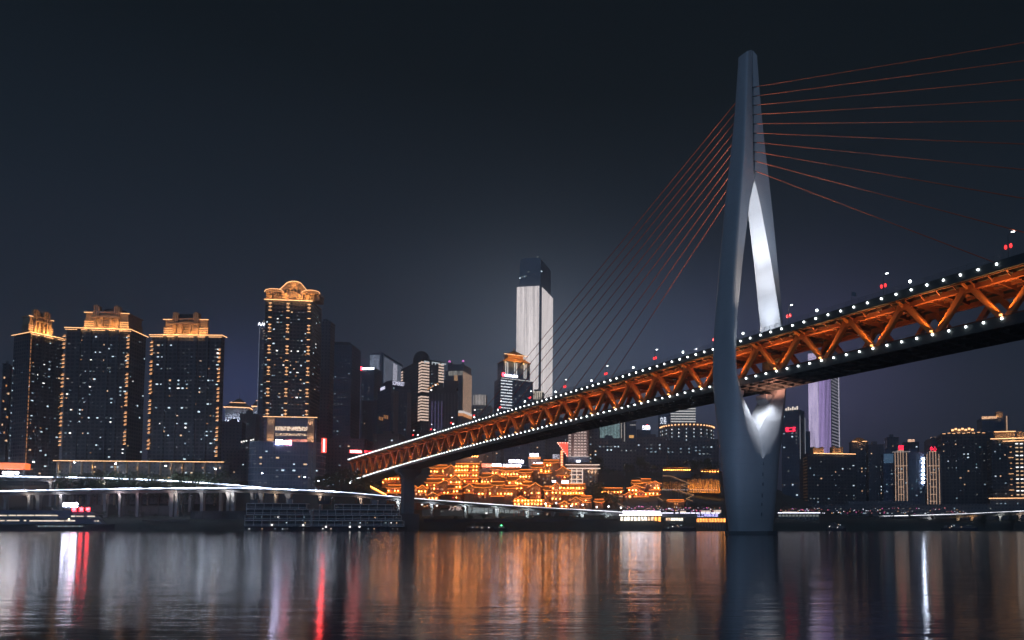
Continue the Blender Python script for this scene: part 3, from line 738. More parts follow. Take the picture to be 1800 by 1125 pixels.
# curved glass podium below it
bFp = Bld('mall_podium', 'curved blue glass mall podium with a bright white and red sign below the arched-crown tower', 'mall', 432, 562, 775, 575, yaw=.16, depth=16)
def rounded(x0, x1, d, r, n=6):
    return [(x0 + r - r * math.cos(t), r - r * math.sin(t)) for t in [math.pi / 2 * i / n for i in range(n + 1)]] + [(x1 - r + r * math.sin(t), r - r * math.cos(t)) for t in [math.pi / 2 * i / n for i in range(n + 1)]] + [(x1, d), (x0, d)]
bFp.sub('wall', MB().prism(rounded(0, bFp.w, bFp.d, 7), 0, bFp.h), F_blue)
m = MB(); z = bFp.h
while z > 3: m.prism(rounded(-.5, bFp.w + .5, bFp.d + .3, 7.3), z - .6, z); z -= 5.2
bFp.sub('floor_bands', m, mat('pale band', (.42, .46, .52), .6))
for i, px in enumerate((545, 553)):
    x = bFp.fx(px, 810); bFp.sub('pilaster', MB().box(x - 1.3, x + 1.3, -.9, .2, 0, bFp.h + .1), mat('grey pilaster', (.24, .24, .25), .7))
sign(bFp, '重庆', 484, 497, 774, 781, emit('violet white sign', (.72, .66, 1), 45)); sign(bFp, '欢唱', 498, 512, 775, 782, emit('pink sign', (1, .35, .5), 20))
windows(bFp, 26, 21, 'cool2 dim cool warm dim', 5, 4, ww=(1, 2.4), z1=bFp.h - 3)
for px, py in ((425.5, 777), (429.5, 776), (434, 775), (442, 774), (446, 773)):
    x = bFp.fx(px, py); z = bFp.fz(px, py); inst('lit_window', WM['white'], bFp.root, (x, -.9, z), (1.0, 1, .9))
# vertical red sign
P = at(569.5, 783, 572); z0_, z1_ = zrow(796, 572), zrow(770, 572)
rs = tag(empty('neon_sign', (P.x, P.y, ground(P.x, P.y) - .5), .5), 'tall narrow red neon sign standing right of the curved mall podium', 'neon sign')
gz = ground(P.x, P.y) - .5
MB().box(-.15, .15, -.15, .15, 0, z0_ - gz).build('post', M_steel, rs); MB().box(-1.9, 1.9, -.35, .35, z0_ - gz, z1_ - gz).build('panel', M_redpanel, rs)
MB().box(-.55, .55, -.5, -.36, z0_ - gz + .8, z1_ - gz - .8).build('neon_tube', emit('neon core', (1, .05, .05), 70), rs)

# ------------------------------------------------------------------ middle of the skyline
def hip_roof(b, x0, x1, y0, y1, z0, z1, m, parent=None, over=1.0, name='roof', top=.0):
    cx, cy = (x0 + x1) / 2, (y0 + y1) / 2; q = MB(); x0 -= over; x1 += over; y0 -= over; y1 += over
    tx, ty = (x1 - x0) / 2 * top, (y1 - y0) / 2 * top
    vs = [(x0, y0, z0), (x1, y0, z0), (x1, y1, z0), (x0, y1, z0), (cx - tx, cy - ty, z1), (cx + tx, cy - ty, z1), (cx + tx, cy + ty, z1), (cx - tx, cy + ty, z1)]
    q.add(vs, [(3, 2, 1, 0), (4, 5, 6, 7)] + [(i, (i + 1) % 4, 4 + (i + 1) % 4, 4 + i) for i in range(4)]); return b.sub(name, q, m, parent)
M_tile = mat('dark roof tile', (.16, .13, .11), .7)
F_pale = mat('pale stone', (.34, .35, .38), .7)  # plain paler stone tone for fins, masts, drum and rims
# hip roofed pair far behind
for i, (A, B, eav, ap, lab) in enumerate(((394, 434, 716, 701, 'distant floodlit tower with a lit hip roof and a thin spire'), (443, 468, 715, 696, 'distant floodlit tower with a stepped lit roof beside the arched-crown tower'))):
    b = Bld('hip_roofed_tower', lab, 'office tower', A, B, eav, 900, yaw=.25)
    body(b, F_gry, 3.6, .3, fins=5, cap=False); r = hip_roof(b, 0, b.w, 0, b.d, b.h + .5, b.fz((A + B) / 2, ap, b.d / 2), M_tile, over=1.2, top=.12)
    q = MB().box(-1.6, b.w + 1.6, -1.8, -1.4, b.h - .1, b.h + .8).box(b.w + 1.4, b.w + 1.8, -1.8, b.d + 1.5, b.h - .1, b.h + .8).box(-1.8, -1.4, -1.8, b.d + 1.5, b.h - .1, b.h + .8); b.sub('light_strip', q, M_ledo if 0 else M_led, r)
    strip_h(b, b.w * .14, b.w * .86, b.h + (b.fz((A + B) / 2, ap, b.d / 2) - b.h) * .55, M_led, b.d * .16, .5, parent=r)
    for fx in (.1, .35, .65, .9): lamp('flood', (b.w * fx, -7, b.h - 16), 5000, (.8, .85, 1), b.root, .3)
    if i == 0: b.sub('spire', MB().tube((b.w / 2, b.d / 2, b.h + 6), (b.w / 2, b.d / 2, b.fz(413, 687, b.d / 2)), .5, .1), M_steel, r)
# dark low-rise blocks between
for A, B, top, Y, y_, f, lab, n in ((388, 424, 742, 690, .3, F_gry, 'dark flat-roofed block in front of the distant spired tower', 5), (420, 448, 728, 720, .2, F_pnk, 'pinkish unlit slab left of the arched-crown tower', 3),
                                    (0, 12, 640, 640, .6, F_gry, 'dark block with a few warm windows cut off by the left edge', 0), (376, 440, 792, 640, .2, F_gry, 'low dark block left of the curved mall podium', 6),
                                    (562, 640, 772, 640, .1, F_gry, 'long dark block behind the red neon sign', 9), (655, 700, 764, 700, .0, F_pnk, 'low pinkish block behind the bridge end', 8),
                                    (636, 690, 706, 800, .1, F_off, 'dark plain slab left of the curved-topped hotel', 4)):
    b = Bld('city_block', lab, 'building', A, B, top, Y, yaw=y_); body(b, f, 3.4, .3, fins=3); 
    if n: windows(b, n, A, 'cool cool2 dim warm', 3.4)
    else: 
        for k in range(9): inst('lit_window', WM['orange' if k % 2 else 'warm'], b.root, (b.w * (.35 + .3 * (k % 3)), -.4, b.h - 12 - k * 7), (1.8, 1, 1.6))
# thin lit tower behind the arched crown tower
b = Bld('slim_tower', 'slim tower with white letters on its roof, half hidden by the arched-crown tower', 'office tower', 453, 474, 572, 740, yaw=.35)
body(b, F_blue, 3.4, .15); windows(b, 18, 5, 'cool2 dim cool', 3.4, z0=70); strip_v(b, -.3, 40, b.h - 2, emit('faint strip', (.55, .65, .9), .35), -.4, .35)
sign(b, 'AAE', 453.5, 468, 567, 573, M_sign, -.8); lamp('crown_light', (b.w * .4, -4, b.h - 6), 700, (1, .55, .25), b.root)
b.sub('roof_box', MB().box(b.w * .2, b.w, 2, b.d - 2, b.h + .9, b.fz(460, 561)), M_stone)
# blue-grey dark tower
b = Bld('shadowed_tower', 'dark blue-grey tower with rounded shoulders right of the arched-crown tower', 'office tower', 578, 616, 606, 760, side=16, yaw=.18)
body(b, F_off, 3.6, .35, lm=M_ledgeb, cap=False); b.sub('roof', MB().extr([(-.5, b.h), (3, b.h + 3.5), (b.w - 3, b.h + 3.5), (b.w + .5, b.h)], 1, b.d - 1), M_dark); windows(b, 30, 31, 'dim dim cool2 dim', 3.6, ww=(.6, 1.5))
# white bar sign block
b = Bld('office_block', 'office block with a white bar of light and a red mark on its roof edge', 'office building', 633, 656, 647, 900, yaw=-.1, depth=20)
body(b, F_off, 3.6, .3, lm=M_ledgeb, cap=False); strip_h(b, 1.5, b.w, b.h - 1, M_sign, -.7, 2.4, 'sign'); b.sub('sign', MB().box(-1.4, 1.2, -1, -.5, b.h - 2.6, b.h + 1.6), M_red); windows(b, 26, 32, 'dim cool2 dim', 3.6, ww=(.6, 2.5))
# pale LED towers
M_pale = emit_noise('pale LED facade', (.62, .72, .98), .26, (.5, .5, .25), .35)
b = Bld('pale_tower', 'pale blue lit twin-ribbed tower behind the curved-topped hotel', 'office tower', 649, 672, 621, 1000, side=34, yaw=-.02)
body(b, F_blue, 3.6, 0, cap=False)
x0, x1, z0, z1 = b.rect(650, 667, 624, 690); b.sub('light_panel', MB().box(x0, x1, -.5, -.2, z0 - 60, z1), emit_noise('bright LED facade', (.60, .70, .95), .42, (.35, .35, .35), .3))
x0, x1, z0, z1 = b.rect(668.5, 671.5, 618, 690); b.sub('fin', MB().box(x0, x1, -1.6, 1, 0, z1), F_pale); b.sub('light_panel', MB().box(b.w + .1, b.w + .4, 1, b.d - 1, 20, b.h - 4), M_pale)
b.sub('light_panel', MB().box(b.w + .4, b.w + .9, b.d * .48, b.d * .68, 20, b.h - 6), emit('white LED panel', (.82, .82, 1), .62))
# hotel with a curved top and letter sign
b = Bld('curved_top_hotel', 'dark hotel block with a curved top and a white letter sign', 'hotel', 686, 722, 672, 720, side=-24, yaw=.36)
hc = b.h
m = MB().box(0, b.w, 0, b.d, 0, hc - 6)
n = 10; prof = [(0, hc - 6)] + [(b.d * .62 * (1 - math.cos(math.pi / 2 * i / n)), hc - 6 + 0) for i in range(0)]
pts = [(0, hc - 6), (0, hc + 2), (b.d * .3, hc + 3)] + [(b.d * (.3 + .7 * math.sin(math.pi / 2 * i / n)), hc - 6 + 9 * math.cos(math.pi / 2 * i / n)) for i in range(1, n + 1)]
q = MB(); q.v = [(0, y, z) for y, z in pts] + [(b.w, y, z) for y, z in pts]; k = len(pts)
q.f = [tuple(range(k)), tuple(reversed(range(k, 2 * k)))] + [(i, k + i, k + (i + 1) % k, (i + 1) % k) for i in range(k)]; q.mi = [0] * len(q.f)
wl = b.sub('wall', m, F_off); b.sub('curved_roof', q, mat('navy cladding', (.07, .08, .13), .5))
b.sub('pier_strip', MB().box(b.w * .12, b.w * .36, -.5, .1, 0, hc - 8).box(b.w * .8, b.w, -.5, .1, 0, hc - 8), F_pnk)
sign(b, 'SOMERSET', 690, 711, 671, 678, emit('lilac sign', (.80, .80, 1), 1.5), -.5)
tt = text('盛捷酒店', 'sign', 3.4, MATS['lilac sign'], b.root, (-.5, b.d * .75, hc - 4), R(-90), .1)
windows(b, 34, 33, 'cool2 dim dim dim', 3.4, ww=(.6, 1.4))
for i in range(6): inst('lit_window', WM['orange'], b.root, (-.3, b.d * (.2 + i * .12), hc * .63 + (i % 3)), (.9, 1, 3.6), R(90))
# chevron tower
b = Bld('chevron_tower', 'tower with a column of warm chevron light bands and a dark dome', 'office tower', 740, 778, 633, 760, side=-36, yaw=.62)
body(b, F_res2, 3.4, .2, cap=False)
zz = b.h - 3; z_end = b.fz(735, 741); i = 0; M_chev = emit('chevron light', (1, .72, .58), 1.05)
while zz > z_end:
    if i % 14 != 11:
        b.sub('chevron_band', MB().box(-.55, 7.8, -.6, -.3, zz, zz + 1.5).box(-.6, -.3, -.6, 8.6, zz, zz + 1.5), M_chev)
        if zz > b.fz(770, 672): b.sub('chevron_band', MB().box(b.w - 5.5, b.w + .4, -.6, -.3, zz, zz + 1.5), M_chev)
        if i < 14: b.sub('chevron_band', MB().box(-.6, -.3, b.d - 6, b.d - .5, zz, zz + 1.4), M_chev)
    zz -= 3.05; i += 1
q = MB(); q.box(-.4, b.w + .4, -.4, b.d + .4, b.h, b.h + 1.2)
q.prism([(b.w * .32 + 9 * math.cos(t * .5236), b.d * .34 + 9 * math.sin(t * .5236)) for t in range(12)], b.h + 1.2, b.h + 6)
rf = b.sub('roof', q, M_dark); b.sub('dome', MB().ball((b.w * .32, b.d * .34, b.h + 6), 8.5, 9, 14, 8), M_dark, rf, smooth=50)
for x in (.1, .45, .6, .9): b.sub('roof_frame', MB().box(b.w * x, b.w * x + 5, -.8, -.4, b.h - 1.5, b.h - .4).box(b.w * x, b.w * x + .7, -.8, -.4, b.h - 3.5, b.h - .4), emit('cool strip', (.75, .85, .9), .7), rf)
windows(b, 46, 34, 'dim cool2 dim warm', 3.4, x0=9, ww=(.6, 1.5))
# gothic dark block
b = Bld('gothic_block', 'dark stepped gothic block with faint purple columns of light', 'building', 753, 804, 690, 690, yaw=.25)
body(b, F_gry, 3.4, 0, cap=False); M_pur = emit('purple column', (.28, .26, .75), .16)
for i in range(9):
    x = b.w * (i + .5) / 9; b.sub('rib', MB().box(x - .8, x + .8, -1, .1, 0, b.h + 2 + (3 if 2 < i < 7 else 0)), mat('dark stone', (.12, .12, .13), .8))
for i in (0, 1, 2, 3): b.sub('light_column', MB().box(b.w * (i + .94) / 9 - .5, b.w * (i + .94) / 9 + .5, -.3, -.05, b.h - 38, b.h - 8), M_pur)
b.sub('stepped_top', MB().box(b.w * .25, b.w * .95, 2, b.d - 2, b.h, b.h + 6).box(b.w * .5, b.w, 3, b.d - 3, b.h + 6, b.fz(795, 668)), MATS['dark stone'])
for px, py in ((753, 684), (757, 682), (761, 679), (766, 677), (758, 686), (769, 675)):
    inst('lit_window', WM['orange' if px % 2 else 'white'], b.root, (b.fx(px, py), -1.2, b.fz(px, py)), (1.5, 1, 1.3))
# patterned LED tower with pink masts
b = Bld('patterned_tower', 'slender tower with a patterned gold lit flank and two pink-lit masts', 'office tower', 781, 812, 652, 900, side=16, yaw=-.12)
body(b, F_gry, 3.6, .1, cap=False, h=b.h)
b.sub('light_panel', MB().box(b.w + .15, b.w + .45, 1, b.d - .5, b.fz(815, 724), b.h - 1), emit_noise('gold dotted facade', (1, .62, .42), .75, (.9, .9, .55), .12, (.42, .62)))
b.sub('shoulder', MB().box(b.w * .25, b.w, 2, b.d - 2, b.h, b.fz(800, 640)).box(b.w * .1, b.w * .35, 2, 8, b.h, b.fz(786, 637)), F_gry)
for x in (.12, .9): 
    mm_ = b.sub('mast', MB().box(b.w * x, b.w * x + 2, 3, 5, b.h, b.fz(800, 635)), F_pale); b.sub('beacon', MB().ball((b.w * x + 1, 4, b.fz(800, 634)), 1.6), emit('pink beacon', (1, .25, .8), 1.2), mm_)
b.sub('light_panel', MB().box(b.w * .52, b.w * .72, -.5, -.2, b.h - 26, b.h - 6), emit('amber strip', (1, .55, .25), .45))
b.sub('light_panel', MB().box(b.w * .2, b.w, -.5, -.2, b.h - 6, b.h - .5), emit_noise('pale colonnade', (.85, .8, .7), .5, (1.2, 1, .1), .1))
b.sub('base_band', MB().box(b.w * .8, b.w + 2, -1, b.d + 1, b.fz(815, 726), b.fz(815, 722)), emit('white band', (1, .9, .85), .9)); b.sub('base_band', MB().box(b.w * .75, b.w + 2.2, -1.2, b.d + 1, b.fz(815, 731), b.fz(815, 726.4)), emit('orange band', (1, .42, .16), .8))
# drum topped block
b = Bld('drum_block', 'pale block with a ribbed white drum on its roof, under the left cables', 'building', 829, 862, 712, 760, yaw=.1)
body(b, F_gry, 3.2, .2, cap=False); q = MB(); nn = 20
q.prism([(b.w * .38 + b.w * .36 * math.cos(t * 6.2832 / nn), 8 + 7.5 * math.sin(t * 6.2832 / nn)) for t in range(nn)], b.h, b.fz(840, 693))
dr = b.sub('drum', q, F_pale)
for t in range(9): b.sub('light_strip', MB().box(b.w * (.06 + t * .08), b.w * (.06 + t * .08) + .5, -.2 - 0.1, .2, b.h + .3, b.fz(840, 694)), emit('ivory strip', (1, .9, .84), .55), dr)
lamp('flood', (b.w * .4, -7, b.h + 3), 700, (1, .85, .75), b.root); windows(b, 40, 36, 'cool2 dim dim warm', 3.2, ww=(.6, 1.4))
# pagoda crowned tower with white chevrons
b = Bld('pagoda_crowned_tower', 'blue glass tower with an orange tiered pagoda crown and white chevron bands', 'office tower', 880, 936, 664, 700, side=-12, yaw=.30)
body(b, F_blue, 3.4, .15, cap=False, h=b.h)
zz = b.h - 3; M_cw = emit('white chevron', (.9, .94, 1), 1.5)
while zz > b.fz(888, 722):
    b.sub('chevron_band', MB().box(-.5, b.w * .34, -.5, -.2, zz, zz + .75), M_cw); zz -= 2.95
z0, z1 = b.h, b.fz(905, 636)
up_ = b.sub('upper_stage', MB().box(b.w * .08, b.w * .92, 1.5, b.d - 1.5, z0, z1), F_blue)
for fx in (.14, .2, .42, .48, .72, .78): b.sub('light_strip', MB().box(b.w * fx, b.w * fx + .7, 1.0, 1.4, z0 + 2, z1 - 1), emit('white column', (1, .95, .9), .9), up_)
strip_h(b, b.w * .12, b.w * .52, b.fz(895, 660), M_sign, .9, 2.2, 'sign'); b.sub('sign', MB().box(b.w * .04, b.w * .1, .8, 1.2, b.fz(895, 662), b.fz(895, 656)), M_red)
strip_h(b, 0, b.w, b.h - .3, MATS['white column'], -.5, .5)
M_ot = mat('orange tile', (.55, .27, .09), .6)
hip_roof(b, b.w * .08, b.w * .92, 1.5, b.d - 1.5, z1, z1 + 4.2, M_ot, over=1.0, top=.62)
b.sub('crown_stage', MB().box(b.w * .26, b.w * .74, 5, b.d - 5, z1 + 3, z1 + 8), M_ot); hip_roof(b, b.w * .26, b.w * .74, 5, b.d - 5, z1 + 8, z1 + 13, M_ot, over=1.8, top=.1)
b.sub('finial', MB().tube((b.w * .5, b.d / 2, z1 + 12), (b.w * .5, b.d / 2, b.fz(906, 608)), .9, .3), M_ot)
for x, z in ((.2, z1 + 1), (.5, z1 + 1), (.8, z1 + 1), (.5, z1 + 7)): lamp('crown_light', (b.w * x, -5, z), 2200, (1, .48, .14), b.root)
for x in (.3, .7): b.sub('light_strip', MB().box(b.w * (x - .18), b.w * (x + .18), 3.0, 3.3, z1 + 7.4, z1 + 7.8), M_led)
windows(b, 44, 37, 'cool2 dim dim', 3.4, x0=b.w * .4, side=0, ww=(.6, 1.4))
# great white tower
M_wglow = bpy.data.materials.new('white floodlit glow'); t, p = nodes_of(M_wglow)
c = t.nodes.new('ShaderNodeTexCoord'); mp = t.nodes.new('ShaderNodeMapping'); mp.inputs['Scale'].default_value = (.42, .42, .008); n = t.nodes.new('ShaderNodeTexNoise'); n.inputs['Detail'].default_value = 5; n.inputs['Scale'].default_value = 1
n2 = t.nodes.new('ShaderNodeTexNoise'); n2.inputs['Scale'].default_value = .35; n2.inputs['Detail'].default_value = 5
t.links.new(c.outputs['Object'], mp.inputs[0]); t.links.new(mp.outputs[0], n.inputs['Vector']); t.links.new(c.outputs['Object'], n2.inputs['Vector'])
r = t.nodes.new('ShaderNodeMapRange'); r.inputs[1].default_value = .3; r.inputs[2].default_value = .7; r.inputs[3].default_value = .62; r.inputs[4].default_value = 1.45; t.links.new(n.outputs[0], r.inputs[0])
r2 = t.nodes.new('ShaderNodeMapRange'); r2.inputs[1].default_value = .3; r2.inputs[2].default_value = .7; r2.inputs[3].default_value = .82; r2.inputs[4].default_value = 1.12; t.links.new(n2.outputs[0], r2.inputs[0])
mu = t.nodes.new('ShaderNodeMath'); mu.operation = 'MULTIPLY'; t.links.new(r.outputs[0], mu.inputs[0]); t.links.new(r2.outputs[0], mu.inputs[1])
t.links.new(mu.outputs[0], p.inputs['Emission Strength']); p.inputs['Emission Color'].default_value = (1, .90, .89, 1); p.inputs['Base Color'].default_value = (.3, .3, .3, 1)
b = Bld('white_skyscraper', 'tallest skyscraper, its flanks a curtain of white light under a dark top', 'skyscraper', 907, 950, 505, 1050, side=20, yaw=-.16)
zt = b.fz(908, 452); body(b, F_off, 4, 0, cap=False, h=b.h - 1)
b.sub('glow_panel', MB().box(.2, b.fx(946.5), -.9, -.1, 10, b.h), M_wglow)  # floodlight on the flanks put in as glowing panels
b.sub('glow_panel', MB().box(b.w + .1, b.w + .9, 3.0, b.d, 10, b.h - 1), M_wglow)
b.sub('dark_top', MB().box(3, b.w - 2, 3, b.d - 3, b.h - 1, zt - 4).box(6, b.w - 5, 6, b.d - 6, zt - 4, zt), mat('hazed steel cap', (.30, .34, .40), .6))  # cap colour lightened to stand for the haze in front
for px, py, k in ((922, 486, 'cool2'), (925, 485, 'dim'), (914, 489, 'cool'), (952, 477, 'cool'), (945, 452, 'dim'), (929, 478, 'dim'), (918, 487, 'dim')):
    inst('lit_window', WM[k], b.root, (b.fx(px, py, 3), 2.6, b.fz(px, py, 3)), (2.2, 1, 1.6))
# colonnade on a roof beside it, and blocks whose feet show under the bridge
b = Bld('colonnade_block', 'low block with a cream lit roof colonnade at the foot of the tallest skyscraper', 'building', 930, 953, 690, 820, yaw=.0); body(b, F_gry, 3.4, .2)
for i in range(7): b.sub('column', MB().box(b.w * (i + .3) / 7, b.w * (i + .3) / 7 + .8, -.9, -.4, b.h - 8, b.h), emit('cream column', (1, .86, .7), .9))
strip_h(b, -1, b.w + 1, b.h + .6, MATS['cream column'], -1, 1.0)
for A, B, top, Y, y_, f, lab, n in ((850, 865, 760, 640, .0, F_pnk, 'pinkish lit block under the bridge left of the red panel sign', 6), (866, 880, 775, 690, .0, F_gry, 'narrow dark block under the bridge', 3), (880, 931, 740, 720, .0, F_blue, 'broad blue-grey block under the middle of the bridge', 12),
                                    (931, 958, 740, 700, .1, F_gry, 'ribbed grey block under the bridge', 7), (958, 998, 735, 760, .1, F_gry, 'pale ribbed block left of the pink hotel', 9), (1033, 1052, 752, 660, .0, F_gry, 'dark block right of the pink hotel', 7)):
    b = Bld('city_block', lab, 'building', A, B, top, Y, yaw=y_); body(b, f, 3.2, .2, fins=4); windows(b, n, A + 1, 'cool cool2 dim warm', 3.2)
b = Bld('pink_hotel', 'pink stone hotel with rows of arched windows each under a small lamp', 'hotel', 998, 1034, 740, 640, yaw=.06)
body(b, F_pnk, 3.3, 0)
zz = b.fz(1015, 801); M_arch = emit('window lamp', (1, .80, .74), 1.15); hm = MB().box(-.9, .9, -.25, .1, .35, .75).box(-.9, -.6, -.25, .1, -.4, .4).box(.6, .9, -.25, .1, -.4, .4).mesh('window_hood', M_arch); k = 0
wn = MB()
while zz < b.h - 2:
    for j, px in enumerate((1001.5, 1011.5, 1017.5, 1023, 1028.5)): 
        if k < 96: inst('window_hood', hm, b.root, (b.fx(px), -.2, zz)); k += 1
    zz += 2.55
b.sub('plinth_hall', MB().box(-1, b.w + 1, -1.5, b.d, b.fz(1015, 813), b.fz(1015, 803.5)), F_blue); strip_h(b, -1.2, b.w + 1.2, b.fz(1015, 803), MATS['ivory strip'], -1.8, .5)
for x in (.2, .5, .8): lamp('flood', (b.w * x, -9, b.fz(1015, 796)), 1100, (1, .72, .66), b.root)
strip_h(b, b.w * .42, b.w * .62, b.fz(1015, 811), M_sign, -1.8, 1.6, 'sign')
b = Bld('lit_column_hall', 'broad hall with lit columns and white floor bands in front of the pink hotel', 'hall', 996, 1051, 817, 600, yaw=.05)
body(b, F_pnk, 3.6, 0, cap=False)
strip_h(b, -1, b.w + 1.5, b.h, emit('peach strip', (1, .72, .58), 1.6), -.8, .6); strip_h(b, 0, b.w + 2, b.fz(1020, 823.5), MATS['peach strip'], -1, .7)
for py in (828, 834.5, 842.5, 849): x0, x1, _, z = b.rect(1000, 1024, py, py + 1); strip_h(b, x0, x1, z, MATS['peach strip'], -.6, .6)
for px in (1005, 1014, 1024): x = b.fx(px, 840); strip_v(b, x, b.fz(px, 855), b.fz(px, 824), MATS['peach strip'], -.6, .5)
for px in (1035, 1041, 1047): x = b.fx(px, 840); b.sub('column', MB().box(x - .6, x + .6, -1.2, 0, b.fz(px, 860), b.fz(px, 824)), M_stone); lamp('column_light', (x, -2.6, b.fz(px, 829)), 240, (1, .68, .5), b.root, .2)
windows(b, 14, 41, 'warm dim cool2', 3.6, z0=b.fz(1020, 850))
# red sail sign and lantern banner
P = at(989, 800, 615); gz = ground(P.x, P.y)
e = tag(empty('sail_sign', (P.x, P.y, gz - .3), .05), 'red triangular sail-shaped sign edged with bulbs, left of the pink hotel', 'sign')
za, zc = zrow(777, 615) - gz, zrow(803, 615) - gz
MB().extr([(-4.6, za), (4.5, za), (4.5, zc)], -.4, .4).build('panel', M_redpanel, e); MB().box(3.9, 4.5, .4, .9, 0, za).build('post', M_steel, e)
bm_ = MB().ball((0, -.6, 0), .33).mesh('bulb', emit('sign bulb', (1, .75, .6), 4))
for i in range(5): inst('bulb', bm_, e, (-4.4 + i * 2.2, 0, za - .4))
for i in range(1, 8): inst('bulb', bm_, e, (-4.6 + i * 1.14, 0, za + (zc - za) * i / 8))
P = at(987.5, 815, 608); gz = ground(P.x, P.y); e = tag(empty('lantern_banner', (P.x, P.y, gz - .3), .05), 'vertical red banner sign with a column of round glowing lamps, under the sail-shaped sign', 'sign')
za, zc = zrow(791, 608) - gz, zrow(819, 608) - gz
MB().box(-1.2, 1.2, -.25, .25, zc, za).build('panel', emit('red banner', (1, .10, .03), .8), e); MB().box(-.2, .2, -.2, .2, 0, zc).build('post', M_steel, e)
for i in range(6): MB().ball((0, -.5, za - 1.2 - i * (za - zc) / 6), .85, n=10).build('lamp_globe', emit('globe', (1, .45, .2), 2.6), e)
# cyan glass hall, slim tower, emblem block, sign block, drum
b = Bld('cyan_glass_tower', 'glass tower glowing pale cyan below the bridge', 'office tower', 1046, 1090, 735, 760, yaw=.0); body(b, F_blue, 3.6, 0)
b.sub('light_panel', MB().box(.5, b.w - .5, -.4, -.1, b.h * .3, b.h - 1), emit_noise('cyan curtain', (.55, .85, .85), .42, (.5, .5, .9), .25, (.38, .6)))
for i in range(9): b.sub('mullion', MB().box(b.w * i / 8 - .15, b.w * i / 8 + .15, -.8, -.4, b.h * .3, b.h), M_steel)
b = Bld('striped_slim_tower', 'thin tower with two vertical white strips right of the cyan glass tower', 'office tower', 1091, 1099, 738, 700, yaw=.0); body(b, F_gry, 3.4, .2)
for x in (.15, .85): strip_v(b, b.w * x, 20, b.h, emit('cream strip', (.9, .8, .7), .5), -.7, .7)
b = Bld('emblem_block', 'dark block with a small gold emblem lit on its face', 'building', 1100, 1118, 742, 680, yaw=.1); body(b, F_off, 3.4, .1); x0, x1, z0, z1 = b.rect(1106, 1114, 765, 770); b.sub('emblem', MB().box(x0, x1, -.5, -.2, z0, z1), emit('gold emblem', (1, .5, .15), .9)); strip_h(b, b.w * .4, b.w, b.fz(1112, 747), MATS['ivory strip'], -.4, .5)
b = Bld('sign_block', 'dark block with a white roof sign and a red tip', 'building', 1119, 1144, 755, 700, yaw=.05); body(b, F_off, 3.4, .1, cap=False); sign(b, '巴渝国际', 1129, 1143, 749, 755, M_sign, -.4); b.sub('sign', MB().box(b.w * .7, b.w * .8, -.3, .1, b.h + 3, b.h + 4.4), M_red)
b = Bld('lattice_tower', 'blue tower with white roof letters left of the striped office tower', 'office tower', 1157, 1178, 724, 760, yaw=.0); body(b, F_blue, 3.4, .2, fins=4); sign(b, '交易', 1160, 1171, 735, 745, emit('soft sign', (.85, .9, 1), 1.8), -1)
b = Bld('striped_office_tower', 'office tower wrapped in white horizontal light bands below the deck', 'office tower', 1178, 1223, 690, 800, yaw=.04); body(b, F_off, 3.4, 0)
zz = b.fz(1200, 742)
while zz < b.h: b.sub('light_band', MB().box(0, b.w, -.7, -.2, zz, zz + 1.1), emit('white floor band', (1, .96, .93), .75)); zz += 2.9
b = Bld('round_hall', 'drum-shaped round building with dotted lamps and a lit rim, left of the pylon', 'hall', 1162, 1256, 748, 720, yaw=.0, depth=30)
nn = 32; rx = b.w / 2
b.sub('wall', MB().prism([(rx + rx * math.cos(t * 6.2832 / nn), 15 + 26 * math.sin(t * 6.2832 / nn)) for t in range(nn)], 0, b.h), F_gry)
rim = b.sub('roof_rim', MB().prism([(rx + (rx + .8) * math.cos(t * 6.2832 / nn), 15 + 26.8 * math.sin(t * 6.2832 / nn)) for t in range(nn)], b.h, b.h + 1.4), F_pale)
for i in range(22):
    th = math.pi * (1.04 + .92 * i / 21); x, y = rx + (rx + .9) * math.cos(th), 15 + 27 * math.sin(th)
    inst('rim_lamp', BALS, b.root, (x, y, b.h - .6), (1.4, 1, 5))
    if i % 2 == 0:
        for j in range(5): inst('lit_window', WM['cool' if (i + j) % 3 else 'white'], b.root, (x, y, b.h - 5 - j * 3.6), (.8, 1, .9), th + math.pi / 2)
# dark old town blocks on the slope
rg = random.Random(9)
for A, B, top, Y, lab, n in ((1050, 1092, 772, 660, 'dark old tenement with two faint rust stripes', 8), (1088, 1122, 778, 655, 'dark tenement left of the broad flat tenement', 5), (1118, 1172, 770, 650, 'broad flat dark tenement on the slope', 8), (1170, 1216, 777, 655, 'dark tenement below the round building', 7), (1212, 1262, 774, 660, 'dark tenement beside the pylon leg', 9)):
    b = Bld('old_tenement', lab, 'tenement', A, B, top, Y, yaw=rg.uniform(-.1, .15)); body(b, F_gry, 3.1, .2, fins=3); windows(b, n, A, 'cool dim cool2', 3.1, z0=18)
    if A == 1050:
        for px in (1056, 1067): strip_v(b, b.fx(px), 25, b.h - 2, emit('rust strip', (.8, .3, .15), .12), -.5, .8)
